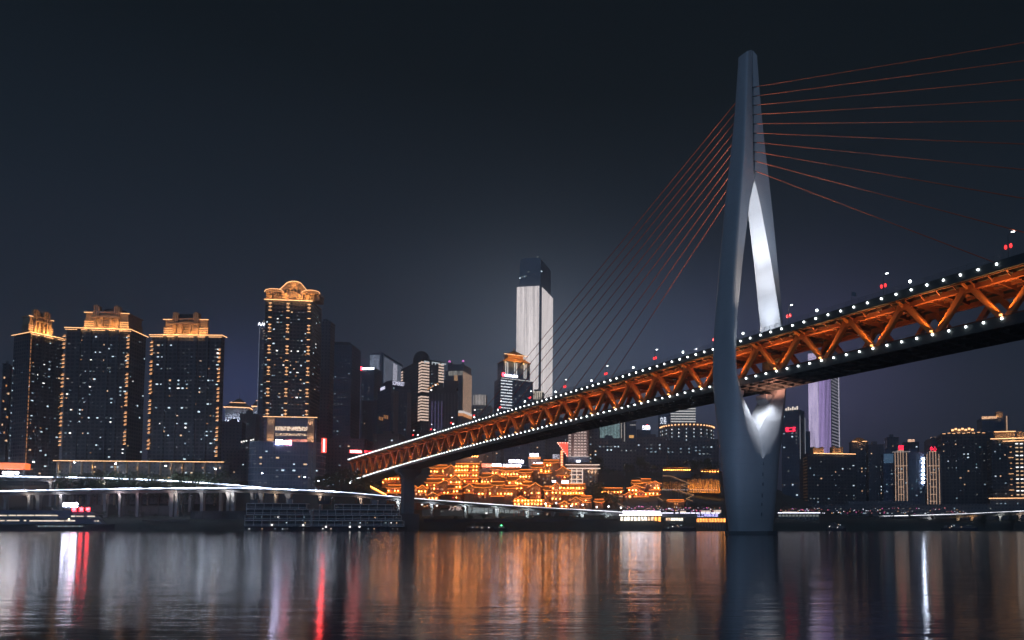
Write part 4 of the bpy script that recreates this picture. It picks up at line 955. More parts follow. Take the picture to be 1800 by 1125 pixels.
# ------------------------------------------------------------------ right of the pylon
b = Bld('lamp_topped_block', 'dark block with roof lamps and a red letter sign, right of the pylon', 'building', 1374, 1405, 722, 700, side=10, yaw=-.35)
body(b, F_off, 3.3, .2, cap=False); windows(b, 14, 51, 'cool cool2 dim', 3.3)
for i in range(8): b.sub('roof_lamp', MB().box(b.w * i / 8, b.w * i / 8 + 1.2, -.5, .2, b.h - .2, b.h + (3 if i % 2 else 1.8)), emit('roof lamp', (1, .85, .7), 1.3))
for x in (b.w + .4,): 
    for y in (1, b.d - 1): b.sub('light_strip', MB().box(x, x + .4, y, y + .5, 40, b.h - 6), emit('silver strip', (.7, .75, .85), .4))
sign(b, '钢二家', 1380.5, 1398.5, 752, 759, emit('red sign', (1, .02, .06), 4.5), -.7)
M_vs = emit('lilac stripe', (.82, .74, 1.0), 1.0); M_vs2 = emit('violet stripe', (.68, .48, 1.0), 1.0)
b = Bld('striped_skyscraper', 'lilac skyscraper with vertical light stripes on its front and bars on its flank', 'skyscraper', 1421, 1461, 622, 1000, side=14, yaw=-.40)
body(b, F_off, 4, 0, cap=False); b.sub('roof', MB().box(1, b.w - 1, 1, b.d - 1, b.h, b.h + 5), F_pale)
for i in range(17):
    x = b.w * (i + .35) / 17; wd = b.w / 17 * (.78 if i < 7 else (.5 if i < 12 else .32)); b.sub('light_stripe', MB().box(x, x + wd, -.5, -.1, 20, b.h), emit_noise('lilac curtain', (.80, .66, 1.0), 1.15, (.3, .3, .02), .6) if i < 8 else M_vs2)
zz = 40
while zz < b.h - 2:
    b.sub('light_bar', MB().box(b.w + .1, b.w + .5, 2, b.d - 3, zz, zz + 1.6), emit('grey bar', (.75, .72, .85), .38)); zz += 4.4
b.sub('light_stripe', MB().box(b.w + .1, b.w + .7, b.d - 1.6, b.d, 20, b.h), emit('white edge', (.9, .86, 1), .8))
b = Bld('twin_crown_block', 'block with two orange crown boxes on its roof, before the lilac skyscraper', 'apartment block', 1420, 1504, 797, 690, side=-12, yaw=.18)
body(b, F_res, 3.2, .35, cap=False, lm=M_ledge); strip_h(b, b.w * .12, b.w, b.h + .2, M_led, -.7, .6)
for a_, c_ in ((1430, 1449), (1465, 1483)):
    q0, q1, _, z1 = b.rect(a_, c_, 785, 797); b.sub('crown', MB().box(q0, q1, 1.5, 9, b.h, z1 - 1).box(q0, q0 + 2, 1.2, 9, b.h, z1).box(q1 - 2, q1, 1.2, 9, b.h, z1), M_stone)
    for f in (.2, .8): lamp('crown_light', (q0 + (q1 - q0) * f, -2.5, b.h + 1.5), 520, (1, .45, .15), b.root, .2)
windows(b, 24, 52, 'cool dim cool2 warm cool2', 3.2); 
for i in range(22): b.sub('warm_ledge', MB().box(-.5, -.2, 1, b.d - 1, b.h - 4 - i * 2.9, b.h - 3.5 - i * 2.9), emit('faint amber', (1, .5, .2), .10))
for A, B, top, Y, y_, f, lab, n in ((1497, 1526, 778, 720, -.1, F_gry, 'small block with an orange lit roof behind the twin-crown block', 5), (1527, 1554, 783, 700, -.1, F_gry, 'dark ribbed block left of the blue-lit block', 7), (1560, 1580, 770, 760, -.1, F_gry, 'dark shouldered tower behind the left gold-lined tower', 4),
                                    (1640, 1700, 770, 740, -.1, F_gry, 'unlit slab behind the right gold-lined tower', 5), (1400, 1424, 760, 760, -.1, F_off, 'dark slab at the foot of the lilac skyscraper', 7), (1727, 1774, 736, 760, -.2, F_off, 'tall dark slab with orange letters on its roof at the right', 6)):
    b = Bld('city_block', lab, 'building', A, B, top, Y, yaw=y_); body(b, f, 3.2, .25, fins=5); windows(b, n, A, 'cool cool2 dim warm', 3.2)
    if A == 1497: 
        hip_roof(b, 0, b.w, 0, b.d, b.h + .9, b.h + 5.5, M_ot, over=.8, top=.2); lamp('crown_light', (b.w * .5, -4, b.h + .5), 800, (1, .45, .15), b.root, .2)
        for f_ in (.2, .8): strip_h(b, b.w * (f_ - .15), b.w * (f_ + .15), b.h + 1, M_led, -1, .5)
    if A == 1727: strip_h(b, 0, b.w * .55, b.h + .8, emit_noise('amber letters', (1, .55, .3), 2.0, (.8, .8, .8), .2), -1, 2.6, 'sign'); b.sub('crown', MB().box(b.w * .55, b.w * .8, 0, 5, b.h, b.h + 7), M_stone); lamp('crown_light', (b.w * .65, -3, b.h + 2), 500, (1, .5, .2), b.root, .2)
# blue lit block, two towers outlined in gold, and the dotted block between them
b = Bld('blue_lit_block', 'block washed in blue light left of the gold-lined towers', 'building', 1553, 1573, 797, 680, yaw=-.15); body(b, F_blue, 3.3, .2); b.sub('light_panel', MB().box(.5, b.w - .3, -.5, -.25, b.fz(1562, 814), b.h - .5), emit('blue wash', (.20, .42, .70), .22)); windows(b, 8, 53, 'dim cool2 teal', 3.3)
b = Bld('dotted_block', 'dark blue block with a column of seven white dots', 'building', 1590, 1631, 796, 690, yaw=-.15); body(b, F_blue, 3.3, .2); windows(b, 12, 54, 'cool2 dim teal', 3.3)
M_dot = emit('white dot', (.75, .83, 1), 40)
for i, py in enumerate((807, 814, 821, 827.5, 834.5, 841.5, 848.5)):
    x, z = b.fx(1622.4, py), b.fz(1622.4, py)
    (b.sub('dot', MB().ball((x, -.8, z), 1.1, n=12, m=8), M_dot) if i == 0 else b.sub('dot', MB().box(x - .8, x + .8, -.9, -.5, z - .85, z + .85), M_dot))
M_gl = emit('gold outline', (1, .62, .40), .85)
for A, B, x5, top, bot, s, lab in ((1573, 1597, (1574, 1579, 1583.5, 1588, 1594), 792, 891, '恒富', 'gold-lined tower with a red sign, left one of the pair'), (1629, 1655, (1630, 1635, 1640.5, 1645.5, 1651), 794, 889, '中心', 'gold-lined tower with a red sign, right one of the pair')):
    b = Bld('gold_lined_tower', lab, 'apartment tower', A, B, top, 665, yaw=-.22, group='pair of towers outlined in gold'); body(b, F_gry, 3.2, .25, cap=False)
    for i, px in enumerate(x5): 
        zt_ = b.fz(px, top - (1 if i in (1, 2, 3) else -4)); strip_v(b, b.fx(px, 840), b.fz(px, bot), zt_, M_gl, -.6, .42)
    for py, i0, i1 in ((819, 0, 4), (831, 1, 3), (843, 1, 3), (856, 1, 3), (869, 1, 3), (881, 1, 3)): strip_h(b, b.fx(x5[i0], py), b.fx(x5[i1], py), b.fz(x5[2], py), M_gl, -.6, .36)
    strip_h(b, b.fx(x5[1], 794), b.fx(x5[3], 794), b.fz(x5[2], top), M_gl, -.6, .36)
    if A < 1600: strip_h(b, b.fx(1568, 794), b.fx(1600, 794), b.fz(1584, 794.5), MATS['ivory strip'], -.8, .4)
    sign(b, s, x5[1] - .5, x5[3] + .5, top - 8, top - 1, MATS['red sign'], -.6); windows(b, 5, A, 'dim cool2', 3.2)
# small rooftop lanterns on towers behind
for A, B, top, base, Y in ((1597, 1608, 772, 777, 760), (1637, 1652, 768, 774, 770), (1718, 1734, 760, 765, 770)):
    b = Bld('lantern_topped_tower', 'dark tower with a glowing rooftop %s' % ({1597: 'box above the dotted block', 1637: 'box above the right gold-lined tower', 1718: 'box at the foot of the letter-topped slab'}[A]), 'apartment tower', A - 8, B + 8, base, Y, yaw=-.2)
    body(b, F_res, 3.2, .25, cap=False); x0, x1, z0, z1 = b.rect(A, B, top, base); b.sub('roof_lantern', MB().box(x0, x1, 1, 6, b.h, z1), emit_noise('peach lantern', (1, .58, .36), 1.7, (.5, .5, .5), .5)); windows(b, 6, A, 'dim cool2 cool', 3.2)
b = Bld('long_apartment_block', 'broad dark apartment block with an amber lit roof frame at the right', 'apartment block', 1655, 1742, 762, 690, yaw=-.2)
body(b, F_res, 3.2, .35, fins=8, cap=False, lm=M_ledge); x0, x1, z0, z1 = b.rect(1673, 1714, 753, 760)
b.sub('roof_frame', MB().box(x0, x1, 2, 8, b.h, z1 - .5), M_stone); 
for i in range(7): b.sub('light_strip', MB().box(x0 + (x1 - x0) * i / 7, x0 + (x1 - x0) * (i + .7) / 7, 1.5, 1.9, z1 - 2 + (i % 2), z1 - .4 + (i % 2)), M_led)
for i in range(9): inst('facade_light', BALS, b.root, (b.w * (.06 + .1 * i), -.8, b.h - .4 + (i % 2) * .5), (2.6, 1, 1.6))
windows(b, 30, 55, 'cool2 dim cool warm dim teal', 3.2)
b = Bld('corner_apartment_block', 'apartment block with a bright amber roof line and lit windows at the right edge', 'apartment block', 1744, 1822, 772, 660, yaw=-.25)
body(b, F_res, 3.2, .3, cap=False, lm=M_ledge); strip_h(b, -1, b.w + 1, b.h + .2, M_led, -.9, .7); strip_h(b, b.w * .25, b.w + 1, b.h - 2.2, M_led, -.9, .5)
x0, x1, z0, z1 = b.rect(1750, 1784, 759, 769); b.sub('crown', MB().box(x0, x1, 2, 9, b.h, z1).box(x0 - 1, x1 + 1, 1, 10, z1, z1 + .8), M_stone); strip_h(b, x0 - 1, x1 + 1, z1 + .3, M_led, .8, .6)
x0, x1, z0, z1 = b.rect(1790, 1822, 758, 770); b.sub('crown', MB().box(x0, x1, 2, 9, b.h, z1), M_stone)
for x in (.25, .5, .8): lamp('crown_light', (b.w * x, -3.5, b.h + 1), 800, (1, .5, .2), b.root, .2)
for i in range(14):
    for px in (1788, 1796): inst('lit_window', WM['warm' if i % 3 else 'white'], b.root, (b.fx(px, 820), -.5, b.fz(px, 780 + i * 6.9)), (2.2, 1, .9))
for i in range(11): inst('facade_light', BALS, b.root, (b.fx(1777, 820), -.8, b.fz(1777, 776 + i * 9.5)), (1.4 if i % 3 else 4, 1, 1.2))
windows(b, 14, 56, 'cool2 dim cool warm', 3.2, x1=b.w * .35)
P = at(1771, 745, 665); b_ = Bld('lit_mast', 'thin gold-lit mast standing behind the corner apartment block', 'mast', 1769, 1773, 731, 690, yaw=-.2, depth=3); b_.sub('shaft', MB().box(0, b_.w, 0, 3, 0, b_.h), M_stone); strip_v(b_, b_.w * .5, b_.h * .75, b_.h, M_gl, -.3, .6)
b = Bld('long_gallery', 'low dark gallery with a bright amber roof line at the right edge', 'gallery', 1740, 1830, 876, 655, yaw=-.2, depth=8); body(b, F_gry, 4, 0, cap=False); strip_h(b, -1, b.w, b.h, M_led, -.6, .6); windows(b, 8, 57, 'dim cool2', 4, z0=2, z1=b.h)
b = Bld('podium_block', 'long unlit podium below the twin-crown block and gold-lined towers', 'podium', 1385, 1745, 889, 655, yaw=-.08, depth=10); body(b, F_gry, 4, .2); windows(b, 12, 58, 'dim cool2', 4, z0=1, z1=b.h)

# ------------------------------------------------------------------ stilted timber houses climbing the bank
F_tim = facade('timber lattice', (.34, .20, .13), (.07, .05, .05), 1.5, 3.0, .26, .4)
M_tim = mat('red timber', (.38, .10, .05), .6)
M_roof = mat('glazed orange tile', (.50, .25, .07), .55, 0, .25, .9)
M_glow = emit('lantern glow', (1, .33, .065), 62)
LAN = MB().ball((0, 0, 0), .34, .42, 8, 6).mesh('lantern', M_glow, smooth=60)
LANR = MB().ball((0, 0, 0), .38, .42, 8, 6).mesh('lantern', M_lant, smooth=60)
def slope_roof(x0, x1, y0, y1, z0, z1, lift=.8, n=8):
    """ridge along x, eaves turned up at the corners; front slope and back slope with thickness"""
    q = MB(); ym = (y0 + y1) / 2; prof = [(0, 0), (.35, .22), (.7, .58), (1, 1)]
    for sgn, ya in ((1, y0), (-1, y1)):
        base = len(q.v)
        for a, c_ in prof:
            for i in range(n + 1):
                f = i / n; e = abs(2 * f - 1) ** 4; inset = (1.0 * a)
                xx = x0 + (x1 - x0) * f; xx += (inset if f < .5 else -inset) * (1 if abs(2 * f - 1) > .9 else .6)
                q.v.append((xx, ya + (ym - ya) * a, z0 + (z1 - z0) * c_ + lift * e * (1 - a)))
        for k in range(3):
            for i in range(n):
                a = base + k * (n + 1) + i; f_ = (a, a + 1, a + n + 2, a + n + 1); q.f.append(f_ if sgn > 0 else tuple(reversed(f_))); q.mi.append(0)
    q.box(x0 + .8, x1 - .8, ym - .3, ym + .3, z1 - .1, z1 + .5); q.box(x0 + .6, x1 - .6, y0 + .5, y1 - .5, z0 - .5, z0 + .05)
    return q
def gable_roof(x0, x1, y0, y1, z0, z1, n=5):
    q = MB(); xm = (x0 + x1) / 2; L = []
    for i in range(n + 1):
        f = i / n; L.append((x0 + (xm - x0) * f, z0 + (z1 - z0) * f ** 1.25 + .5 * (1 - f) ** 6))
    top = L + [(2 * xm - x, z) for x, z in reversed(L[:-1])]
    low = [(x, z - .45) for x, z in top]
    q.extr(top + list(reversed(low)), y0, y1)
    return q, top
def house(kind, L, R_, ridge, eave, Y, skirts=(), lans=(), lab='', yaw=.06, depth=9, power=1500, dark=False, wins=5, led=True):
    b = Bld('timber_house', lab, 'house', L, R_, eave, Y, yaw=yaw, depth=depth, group='lit timber houses stacked on the bank', row=eave)
    xm = (L + R_) / 2; zr = b.fz(xm, ridge, depth / 2 if kind == 'side' else -.8); w, h = b.w, b.h
    b.sub('wall', MB().box(0, w, 0, depth, 0, h), F_tim)
    npost = max(2, int(w / 3.2))
    for i in range(npost + 1): b.sub('post', MB().box(w * i / npost - .22, w * i / npost + .22, -.45, -.02, 0, h - .4), M_tim)
    if kind == 'side':
        rf = b.sub('roof', slope_roof(-1.4, w + 1.4, -1.6, depth + 1.6, h, zr), M_roof, smooth=30)
        if led:
            q = MB(); n = 8
            for i in range(n):
                f, g = i / n, (i + 1) / n; q.bar((-1.4 + (w + 2.8) * f, -1.72, h + .8 * abs(2 * f - 1) ** 4), (-1.4 + (w + 2.8) * g, -1.72, h + .8 * abs(2 * g - 1) ** 4), .13)
            b.sub('light_strip', q, M_ledo, rf)
            b.sub('light_strip', MB().box(-.4, w + .4, depth / 2 - .75, depth / 2 - .45, zr + .1, zr + .3), M_ledo, rf)
    else:
        q, top = gable_roof(-1.4, w + 1.4, -1.3, depth + .5, h - .2, zr)
        rf = b.sub('roof', q, M_roof, smooth=30)
        b.sub('gable', MB().extr([(.1, h - .1), (w - .1, h - .1), (w / 2, zr - .7)], -.1, .3), F_tim)
        q = MB()
        for (a, c_), (d_, e) in zip(top, top[1:]): q.bar((a, -1.42, c_ - .12), (d_, -1.42, e - .12), .16)
        if led: b.sub('light_strip', q, M_ledo, rf)
    for r in skirts:
        z = b.fz(xm, r); s = b.sub('skirt_roof', MB().add([(-1.0, -1.5, z - .3), (w + 1, -1.5, z - .3), (w + .2, 0, z + 1.1), (-.2, 0, z + 1.1), (-1.0, -1.5, z - .5), (w + 1, -1.5, z - .5), (w + .2, 0, z + .6), (-.2, 0, z + .6)], [(0, 1, 2, 3), (7, 6, 5, 4), (0, 4, 5, 1), (1, 5, 6, 2), (2, 6, 7, 3), (3, 7, 4, 0)]), M_roof)
        if led: strip_h(b, -1.0, w + 1, z - .25, M_ledo, -1.6, .13, parent=s)
    rg = random.Random(int(L * 7 + eave))
    for r in lans:
        z = b.fz(xm, r); k = max(2, int(w / 2.3))
        for i in range(k):
            if rg.random() < .86: inst('lantern', LAN if rg.random() < .8 else LANR, b.root, (w * (i + .5) / k + rg.uniform(-.3, .3), -1.7, z + rg.uniform(-.1, .1)), (rg.uniform(.6, 1.1),) * 3)
    for i in range(wins):
        inst('lit_window', WM[rg.choice(('orange', 'warm', 'orange', 'dim'))], b.root, (w * rg.uniform(.1, .9), -.08, h - rg.choice((1.6, 4.6, 7.6))), (.9, 1, rg.uniform(.9, 1.6)))
    if power:
        for f in ((.5,) if w < 14 else (.25, .75)): lamp('house_fill', (w * f, -5.2, h + .4), power * 1.0, (1, .43, .10), b.root, .3)  # added fill hung before the house, brightens its wall and roof
    return b
H = [
 ('side', 800, 841, 815, 822, 586, (831, 841, 849), (820, 827, 836, 846), 'four-tiered timber house with a lantern balustrade, top left of the stacked houses', 1500),
 ('front', 783, 803, 817, 824, 585, (841,), (836,), 'tall gabled house joined to the left of the four-tiered house', 1200),
 ('side', 757, 783, 818, 823, 588, (836,), (829, 843), 'upper house outlined in orange lines, right of the bridge pier', 900),
 ('side', 749, 773, 842, 849, 570, (), (853, 859), 'low-roofed house with red lit rooms, right of the bridge pier', 1000),
 ('front', 773, 792, 843, 850, 569, (868,), (866,), 'gabled house with tall lit windows beside the low-roofed house', 900),
 ('front', 724, 734, 853, 858, 566, (), (862,), 'narrow gabled house touching the right side of the bridge pier', 500),
 ('front', 735, 751, 852, 859, 566, (), (864,), 'small gabled house second from the bridge pier', 700),
 ('front', 752, 771, 865, 871, 560, (), (876,), 'tiny low gabled shop in front of the low-roofed house', 600),
 ('front', 790, 812, 834, 844, 567, (851, 859, 868), (848, 856, 864, 875), 'slender gabled house with four bands of eaves at the left', 1100),
 ('front', 817, 834, 850, 857, 563, (866,), (863,), 'small house with a broken gable between the slender house and the long hall', 700),
 ('side', 834, 865, 851, 857, 561, (), (868,), 'left wing of the long lantern hall', 1300),
 ('side', 865, 885, 847, 853, 561, (872,), (868,), 'raised middle bay of the long lantern hall', 900),
 ('side', 885, 909, 854, 859, 561, (), (868,), 'right wing of the long lantern hall', 1100),
 ('front', 861, 885, 831, 839, 577, (), (846,), 'red-columned pavilion under a broad gable in the middle of the houses', 1300),
 ('side', 846, 862, 832, 839, 578, (), (847,), 'low sloping roof left of the red-columned pavilion', 800),
 ('side', 893, 909, 838, 846, 571, (858,), (849,), 'sloping roof wing left of the steep gable', 700),
 ('front', 907, 926, 838, 846, 569, (858,), (850, 859), 'steep gabled house with lanterns right of the red-columned pavilion', 1100),
 ('side', 920, 934, 847, 853, 563, (), (866,), 'short roof wing between the steep gable and the dark gable', 700),
 ('front', 932, 951, 848, 856, 560, (), (867, 879), 'dark-fronted gabled house with two rows of lanterns', 900),
 ('side', 903, 955, 879, 883, 550, (), (880, 886), 'long low shop roof just above the road with small lanterns', 1100),
 ('front', 908, 923, 871, 877, 553, (), (880,), 'small gable rising over the long low shop roof', 500),
 ('side', 864, 882, 821, 826, 596, (), (832,), 'small upper roof at the left end of the back row of houses', 700),
 ('side', 880, 912, 822, 828, 594, (), (834,), 'colonnaded house in the back row of houses', 1100),
 ('side', 912, 934, 826, 831, 592, (), (838,), 'right roof of the back row of houses', 800),
 ('side', 935, 955, 816, 822, 600, (), (826,), 'pavilion with white signs above the back row of houses', 900),
 ('side', 949, 968, 827, 832, 596, (), (829,), 'low roof right of the pavilion with white signs', 600),
 ('side', 955, 981, 809, 814, 606, (), (818,), 'topmost curved roof beside the lantern banner', 800),
 ('front', 979, 1001, 819, 828, 590, (836,), (839,), 'grey-gabled house with an orange lantern balcony below the lit column hall', 900),
 ('side', 957, 972, 855, 862, 562, (), (868,), 'steep tile roof at the left of the columned gable house', 700),
 ('front', 969, 987, 847, 857, 560, (), (858, 866, 877), 'columned gable house with four storeys of lanterns', 1200),
 ('side', 985, 1027, 851, 860, 564, (869,), (858, 867), 'large roof with a bright lantern balustrade at the right of the houses', 1900),
 ('front', 1003, 1022, 873, 880, 552, (), (886,), 'open gabled shop under the large roof', 800),
 ('front', 984, 1000, 880, 886, 550, (), (890,), 'red gabled shop left of the open gabled shop', 700),
 ('front', 957, 969, 882, 886, 550, (), (889,), 'tiny gabled kiosk beside the road lamps', 400),
 ('side', 1022, 1038, 872, 876, 556, (883,), (880,), 'stacked eaves at the right end of the houses', 700),
 ('side', 1050, 1094, 858, 864, 576, (), (865,), 'separate pavilion with one row of lanterns right of the houses', 700),
 ('side', 1046, 1060, 878, 883, 560, (), (885,), 'small bright pavilion by the right end of the houses', 600),
 ('side', 1112, 1130, 845, 850, 592, (857,), (), 'upper left roof of the small hillside cluster', 800),
 ('side', 1127, 1143, 842, 848, 594, (), (), 'highest roof of the small hillside cluster', 800),
 ('front', 1142, 1160, 845, 850, 590, (861, 869), (858,), 'right gable of the small hillside cluster', 900),
 ('front', 1104, 1132, 852, 858, 588, (), (862,), 'broad front gable of the small hillside cluster', 1100),
 ('front', 1115, 1138, 862, 868, 584, (873,), (869,), 'lowest gable of the small hillside cluster', 900),
 ('front', 1098, 1111, 865, 870, 584, (), (873,), 'little left gable of the small hillside cluster', 500),
 ('side', 1138, 1158, 866, 871, 586, (), (868,), 'low right roof of the small hillside cluster', 600),
 ('side', 1174, 1202, 879, 882, 570, (), (), 'low orange roof under the lit stairway', 500),
 ('side', 681, 704, 853, 858, 566, (866,), (863,), 'roof outlined in orange just left of the bridge pier', 500),
 ('side', 672, 704, 836, 840, 592, (), (842, 848), 'upper terrace house with small windows left of the bridge pier', 350),
]
for i, (k, L, R_, rdg, ev, Y, sk, la, lab, pw) in enumerate(H): house(k, L, R_, rdg, ev, Y, sk, la, lab, power=pw, yaw=(.05, .12, -.02, .08)[i % 4])
# lantern stair left of the pier
P0, P1 = at(653, 856, 566), at(679, 870, 560)
e = tag(empty('lantern_stair', (P0.x, P0.y, ground(P0.x, P0.y) - .5), 0), 'stair with a lantern balustrade stepping down left of the bridge pier', 'stairway'); o_ = e.location
q = MB(); n = 12
for i in range(n):
    a = P0.lerp(P1, i / n) - o_; q.box(a.x, a.x + (P1.x - P0.x) / n + .05, a.y - 1, a.y + 1.5, 0, a.z - 1)
q.build('flight', M_dconc, e); MB().bar(P0 - o_ + Vector((0, -1.2, -.7)), P1 - o_ + Vector((0, -1.2, -.7)), .3).build('light_strip', M_ledo, e)
for i in range(9): inst('lantern', LAN, e, P0.lerp(P1, i / 8) - o_ + Vector((0, -1.2, .3)), (.7, .7, .7))
# white and red signs over the houses
def board(lab, s, x0, x1, y0, y1, Y, m, back=None, cat='sign'):
    P = at(x0, y1, Y); gz = ground(P.x, P.y); f = -math.atan(P.x / P.y); e = tag(empty('roof_sign', (P.x, P.y, gz - .3), f), lab, cat)
    zb0, zt0 = P.z - gz, at(x0, y0, Y).z - gz; w = (at(x1, y1, Y) - P).length; h = zt0 - zb0
    MB().box(.1, .5, .3, .6, 0, zt0).box(w - .5, w - .1, .3, .6, 0, zt0).build('frame', M_steel, e)
    if back: MB().box(-.4, w + .4, .05, .3, zb0 - .5, zt0 + .5).build('panel', back, e)
    o = text(s, 'lettering', h * 1.3, m, e, (0, -.1, zb0 + h * .08), ext=.1); o.scale = (w / max(.1, max(v.co.x for v in o.data.vertices)), 1, 1)
M_s2 = emit('bright letters', (.88, .84, 1), 16)
board('left white letter sign above the back row of houses', '嘉陵风貌区', 865, 881, 815, 819, 602, M_s2)
board('long white and pink letter sign above the back row of houses', '巴渝民俗美食', 884, 916, 816, 821, 604, M_s2)
board('slanting white sign high on the broad blue-grey block', '城市阳台', 894, 920, 808, 813, 640, M_s2)
board('white letter sign above the pavilion of the back row', '小天鹅', 936, 953, 813, 818, 612, M_s2)
board('white hanging sign beside the lantern banner', '洞子口', 971, 983, 799, 806, 616, emit('soft letters', (.85, .85, 1), 1.6), mat('sign board', (.1, .1, .14), .6))
board('red panel sign with small letters on a dark tower left of the back row', '三江名品城', 847, 864, 815, 820, 600, emit('peach letters', (1, .6, .4), 2.5), emit('red sign panel', (1, .10, .04), 1.2))
board('red and white roof sign on the small hall left of the lantern banner', '江岸火锅', 931, 946, 797, 802, 630, M_s2)
board('small white sign over the columned gable house, right one', '吊脚楼', 987, 999, 845, 849, 572, M_s2)
board('small white sign over the columned gable house, left one', '茶馆', 970, 977, 844, 847, 574, M_s2)
board('red letters behind the left end of the bridge', '长江索道站', 615, 634, 791, 795, 628, emit('hot letters', (1, .2, .2), 25), emit('red shop panel', (1, .05, .04), .8))
board('row of red letters just above the left end of the bridge', '湖广会馆', 640, 655, 792, 795, 628, M_red)
for A, B, top, Y, lab, f in ((846, 866, 822, 606, 'dark tower with tall bare openings left of the back row of houses', F_pnk), (929, 950, 803, 636, 'small hall with an orange edge under the red and white roof sign', F_pnk), (958, 1000, 838, 604, 'plain pinkish wall block behind the steep gable and the grey gable', F_pnk), (800, 850, 800, 625, 'pinkish block with dotted lamps along its roof, under the bridge', F_pnk)):
    b = Bld('shop_block', lab, 'building', A, B, top, Y, yaw=.06); body(b, f, 3.2, 0, fins=3); windows(b, 8, A, 'warm orange dim', 3.2); lamp('wall_light', (b.w * .5, -8, b.h - 3), 1100, (1, .55, .35), b.root)
    if A == 800:
        for i in range(10): inst('lantern', LAN, b.root, (b.w * (i + .3) / 12, -.6, b.h - 1), (.7, .7, 1))
    if A == 929: strip_h(b, 0, b.w, b.h - 1, M_ledo, -.6, .8)

# ------------------------------------------------------------------ cliff, lit stairways, hillside terraces
M_rock = mat('cliff rock', (.42, .30, .17), .9, 0, .55, .55, 1.0)
def cliff(px0, px1, top, bot, Y, seed, n=46, mrows=14):
    rg = random.Random(seed); P, Q = at(px0, bot, Y), at(px1, bot, Y); zt = at(px0, top, Y).z; q = MB(); prof = [rg.uniform(-.16, .06) for _ in range(n + 1)]
    for j in range(mrows + 1):
        for i in range(n + 1):
            f = i / n; g = j / mrows; a = P.lerp(Q, f); dep = .8 * math.sin(i * 1.7 + seed) + rg.uniform(-.7, .7)
            q.v.append((a.x, a.y + g * 2.2 + dep - (2.5 if j == 0 else 0) * 0, P.z - 3 + (zt - P.z + 3) * g * (1 + prof[i]) + rg.uniform(-.3, .3)))
    for j in range(mrows):
        for i in range(n):
            k = j * (n + 1) + i; q.f.append((k, k + 1, k + n + 2, k + n + 1)); q.mi.append(0)
    k0 = len(q.v)
    for i in range(n + 1):
        t_ = q.v[mrows * (n + 1) + i]; q.v.append((t_[0], t_[1] + 9, t_[2] - .5))
    for i in range(n): q.f.append((mrows * (n + 1) + i, mrows * (n + 1) + i + 1, k0 + i + 1, k0 + i)); q.mi.append(0)
    return q.build('cliff', M_rock), P, Q, zt
o, P, Q, zt = cliff(1208, 1266, 841, 860, 596, 3); tag(o, kind='structure')
for i in range(7):
    a = P.lerp(Q, (i + .4) / 7); lamp('cliff_light', (a.x, a.y - 4.0, a.z + .6), 1500, (1, .40, .07), None, .3)
o, P, Q, zt = cliff(1160, 1204, 846, 859, 600, 8); tag(o, kind='structure')
for f in (.18, .62): a = P.lerp(Q, f); lamp('cliff_light', (a.x, a.y - 3.5, a.z + .6), 800, (1, .42, .08), None, .3)
def lit_path(lab, pts, Y, name='lit_stairway', m=None, cat='stairway'):
    W3 = [at(x, y, Y + i * 0) for i, (x, y) in enumerate(pts)]; P = W3[0]; gz = min(ground(p.x, p.y) for p in W3); e = tag(empty(name, (P.x, P.y, gz - .3)), lab, cat); o_ = e.location
    q = MB(); s = MB()
    for a, c_ in zip(W3, W3[1:]):
        a, c_ = a - o_, c_ - o_; n = max(2, int((c_ - a).length / .9))
        for i in range(n):
            u, v = a.lerp(c_, i / n), a.lerp(c_, (i + 1) / n); zz = min(u.z, v.z)
            q.box(min(u.x, v.x), max(u.x, v.x) + .02, u.y, u.y + 1.8, zz - .9, zz - .15)
        s.bar(a + Vector((0, -.1, .1)), c_ + Vector((0, -.1, .1)), .16); q.bar(a + Vector((0, .9, -.6)), Vector((a.x, a.y + .9, 0)), .3)
    q.build('steps', M_dconc, e); s.build('light_strip', m or emit('amber handrail', (1, .50, .2), 1.3), e)
lit_path('upper zigzag stairway lined with amber light on the hillside', [(1165, 836), (1180, 837), (1192, 842), (1212, 850), (1197, 853), (1211, 858)], 590)
lit_path('lower zigzag stairway lined with amber light left of the pylon foot', [(1188, 861), (1193, 861), (1199, 865), (1207, 867), (1212, 868), (1220, 870), (1206, 877), (1218, 881)], 578)
lit_path('straight stair from the hillside cluster down to the low orange roof', [(1156, 874), (1166, 881)], 576)
lit_path('stair dropping to the road right of the houses', [(1086, 885), (1097, 891)], 560)
lit_path('lit walkway rail right of the separate pavilion', [(1078, 873), (1095, 872.5)], 566, 'walkway', M_led, 'walkway')
def terrace(lab, px0, px1, row, Y, n, m=None):
    P, Q = at(px0, row, Y), at(px1, row, Y); gz = ground(P.x, P.y); e = tag(empty('terrace', (P.x, P.y, gz - .5)), lab, 'terrace'); w = (Q - P).length; z = P.z - gz + .5
    MB().box(0, w, 0, 5, 0, z - 1.5).build('wall', M_dconc, e); MB().box(-.5, w + .5, -.5, 5, z - 1.5, z - 1.1).build('floor', M_conc, e)
    MB().box(0, w, .5, 4, z + 1.6, z + 2.2).build('roof', M_roof, e)
    for i in range(n): inst('lantern', LAN, e, (w * (i + .5) / n, -.2, z), (.62,) * 3)
    for f in (.3, .75): lamp('terrace_light', (w * f, -2.5, z + .6), 240, (1, .42, .1), e, .2)
terrace('lantern-lit terrace high on the hillside above the small cliff', 1165, 1214, 826, 618, 14)
terrace('lantern-lit terrace at the pylon edge above the bright cliff', 1232, 1264, 829, 618, 7)
P = at(1150, 861, 592)
e = tag(empty('bead_rail', (P.x, P.y, ground(P.x, P.y))), 'line of tiny white beads of light along the hillside path', 'light string'); gz = ground(P.x, P.y)
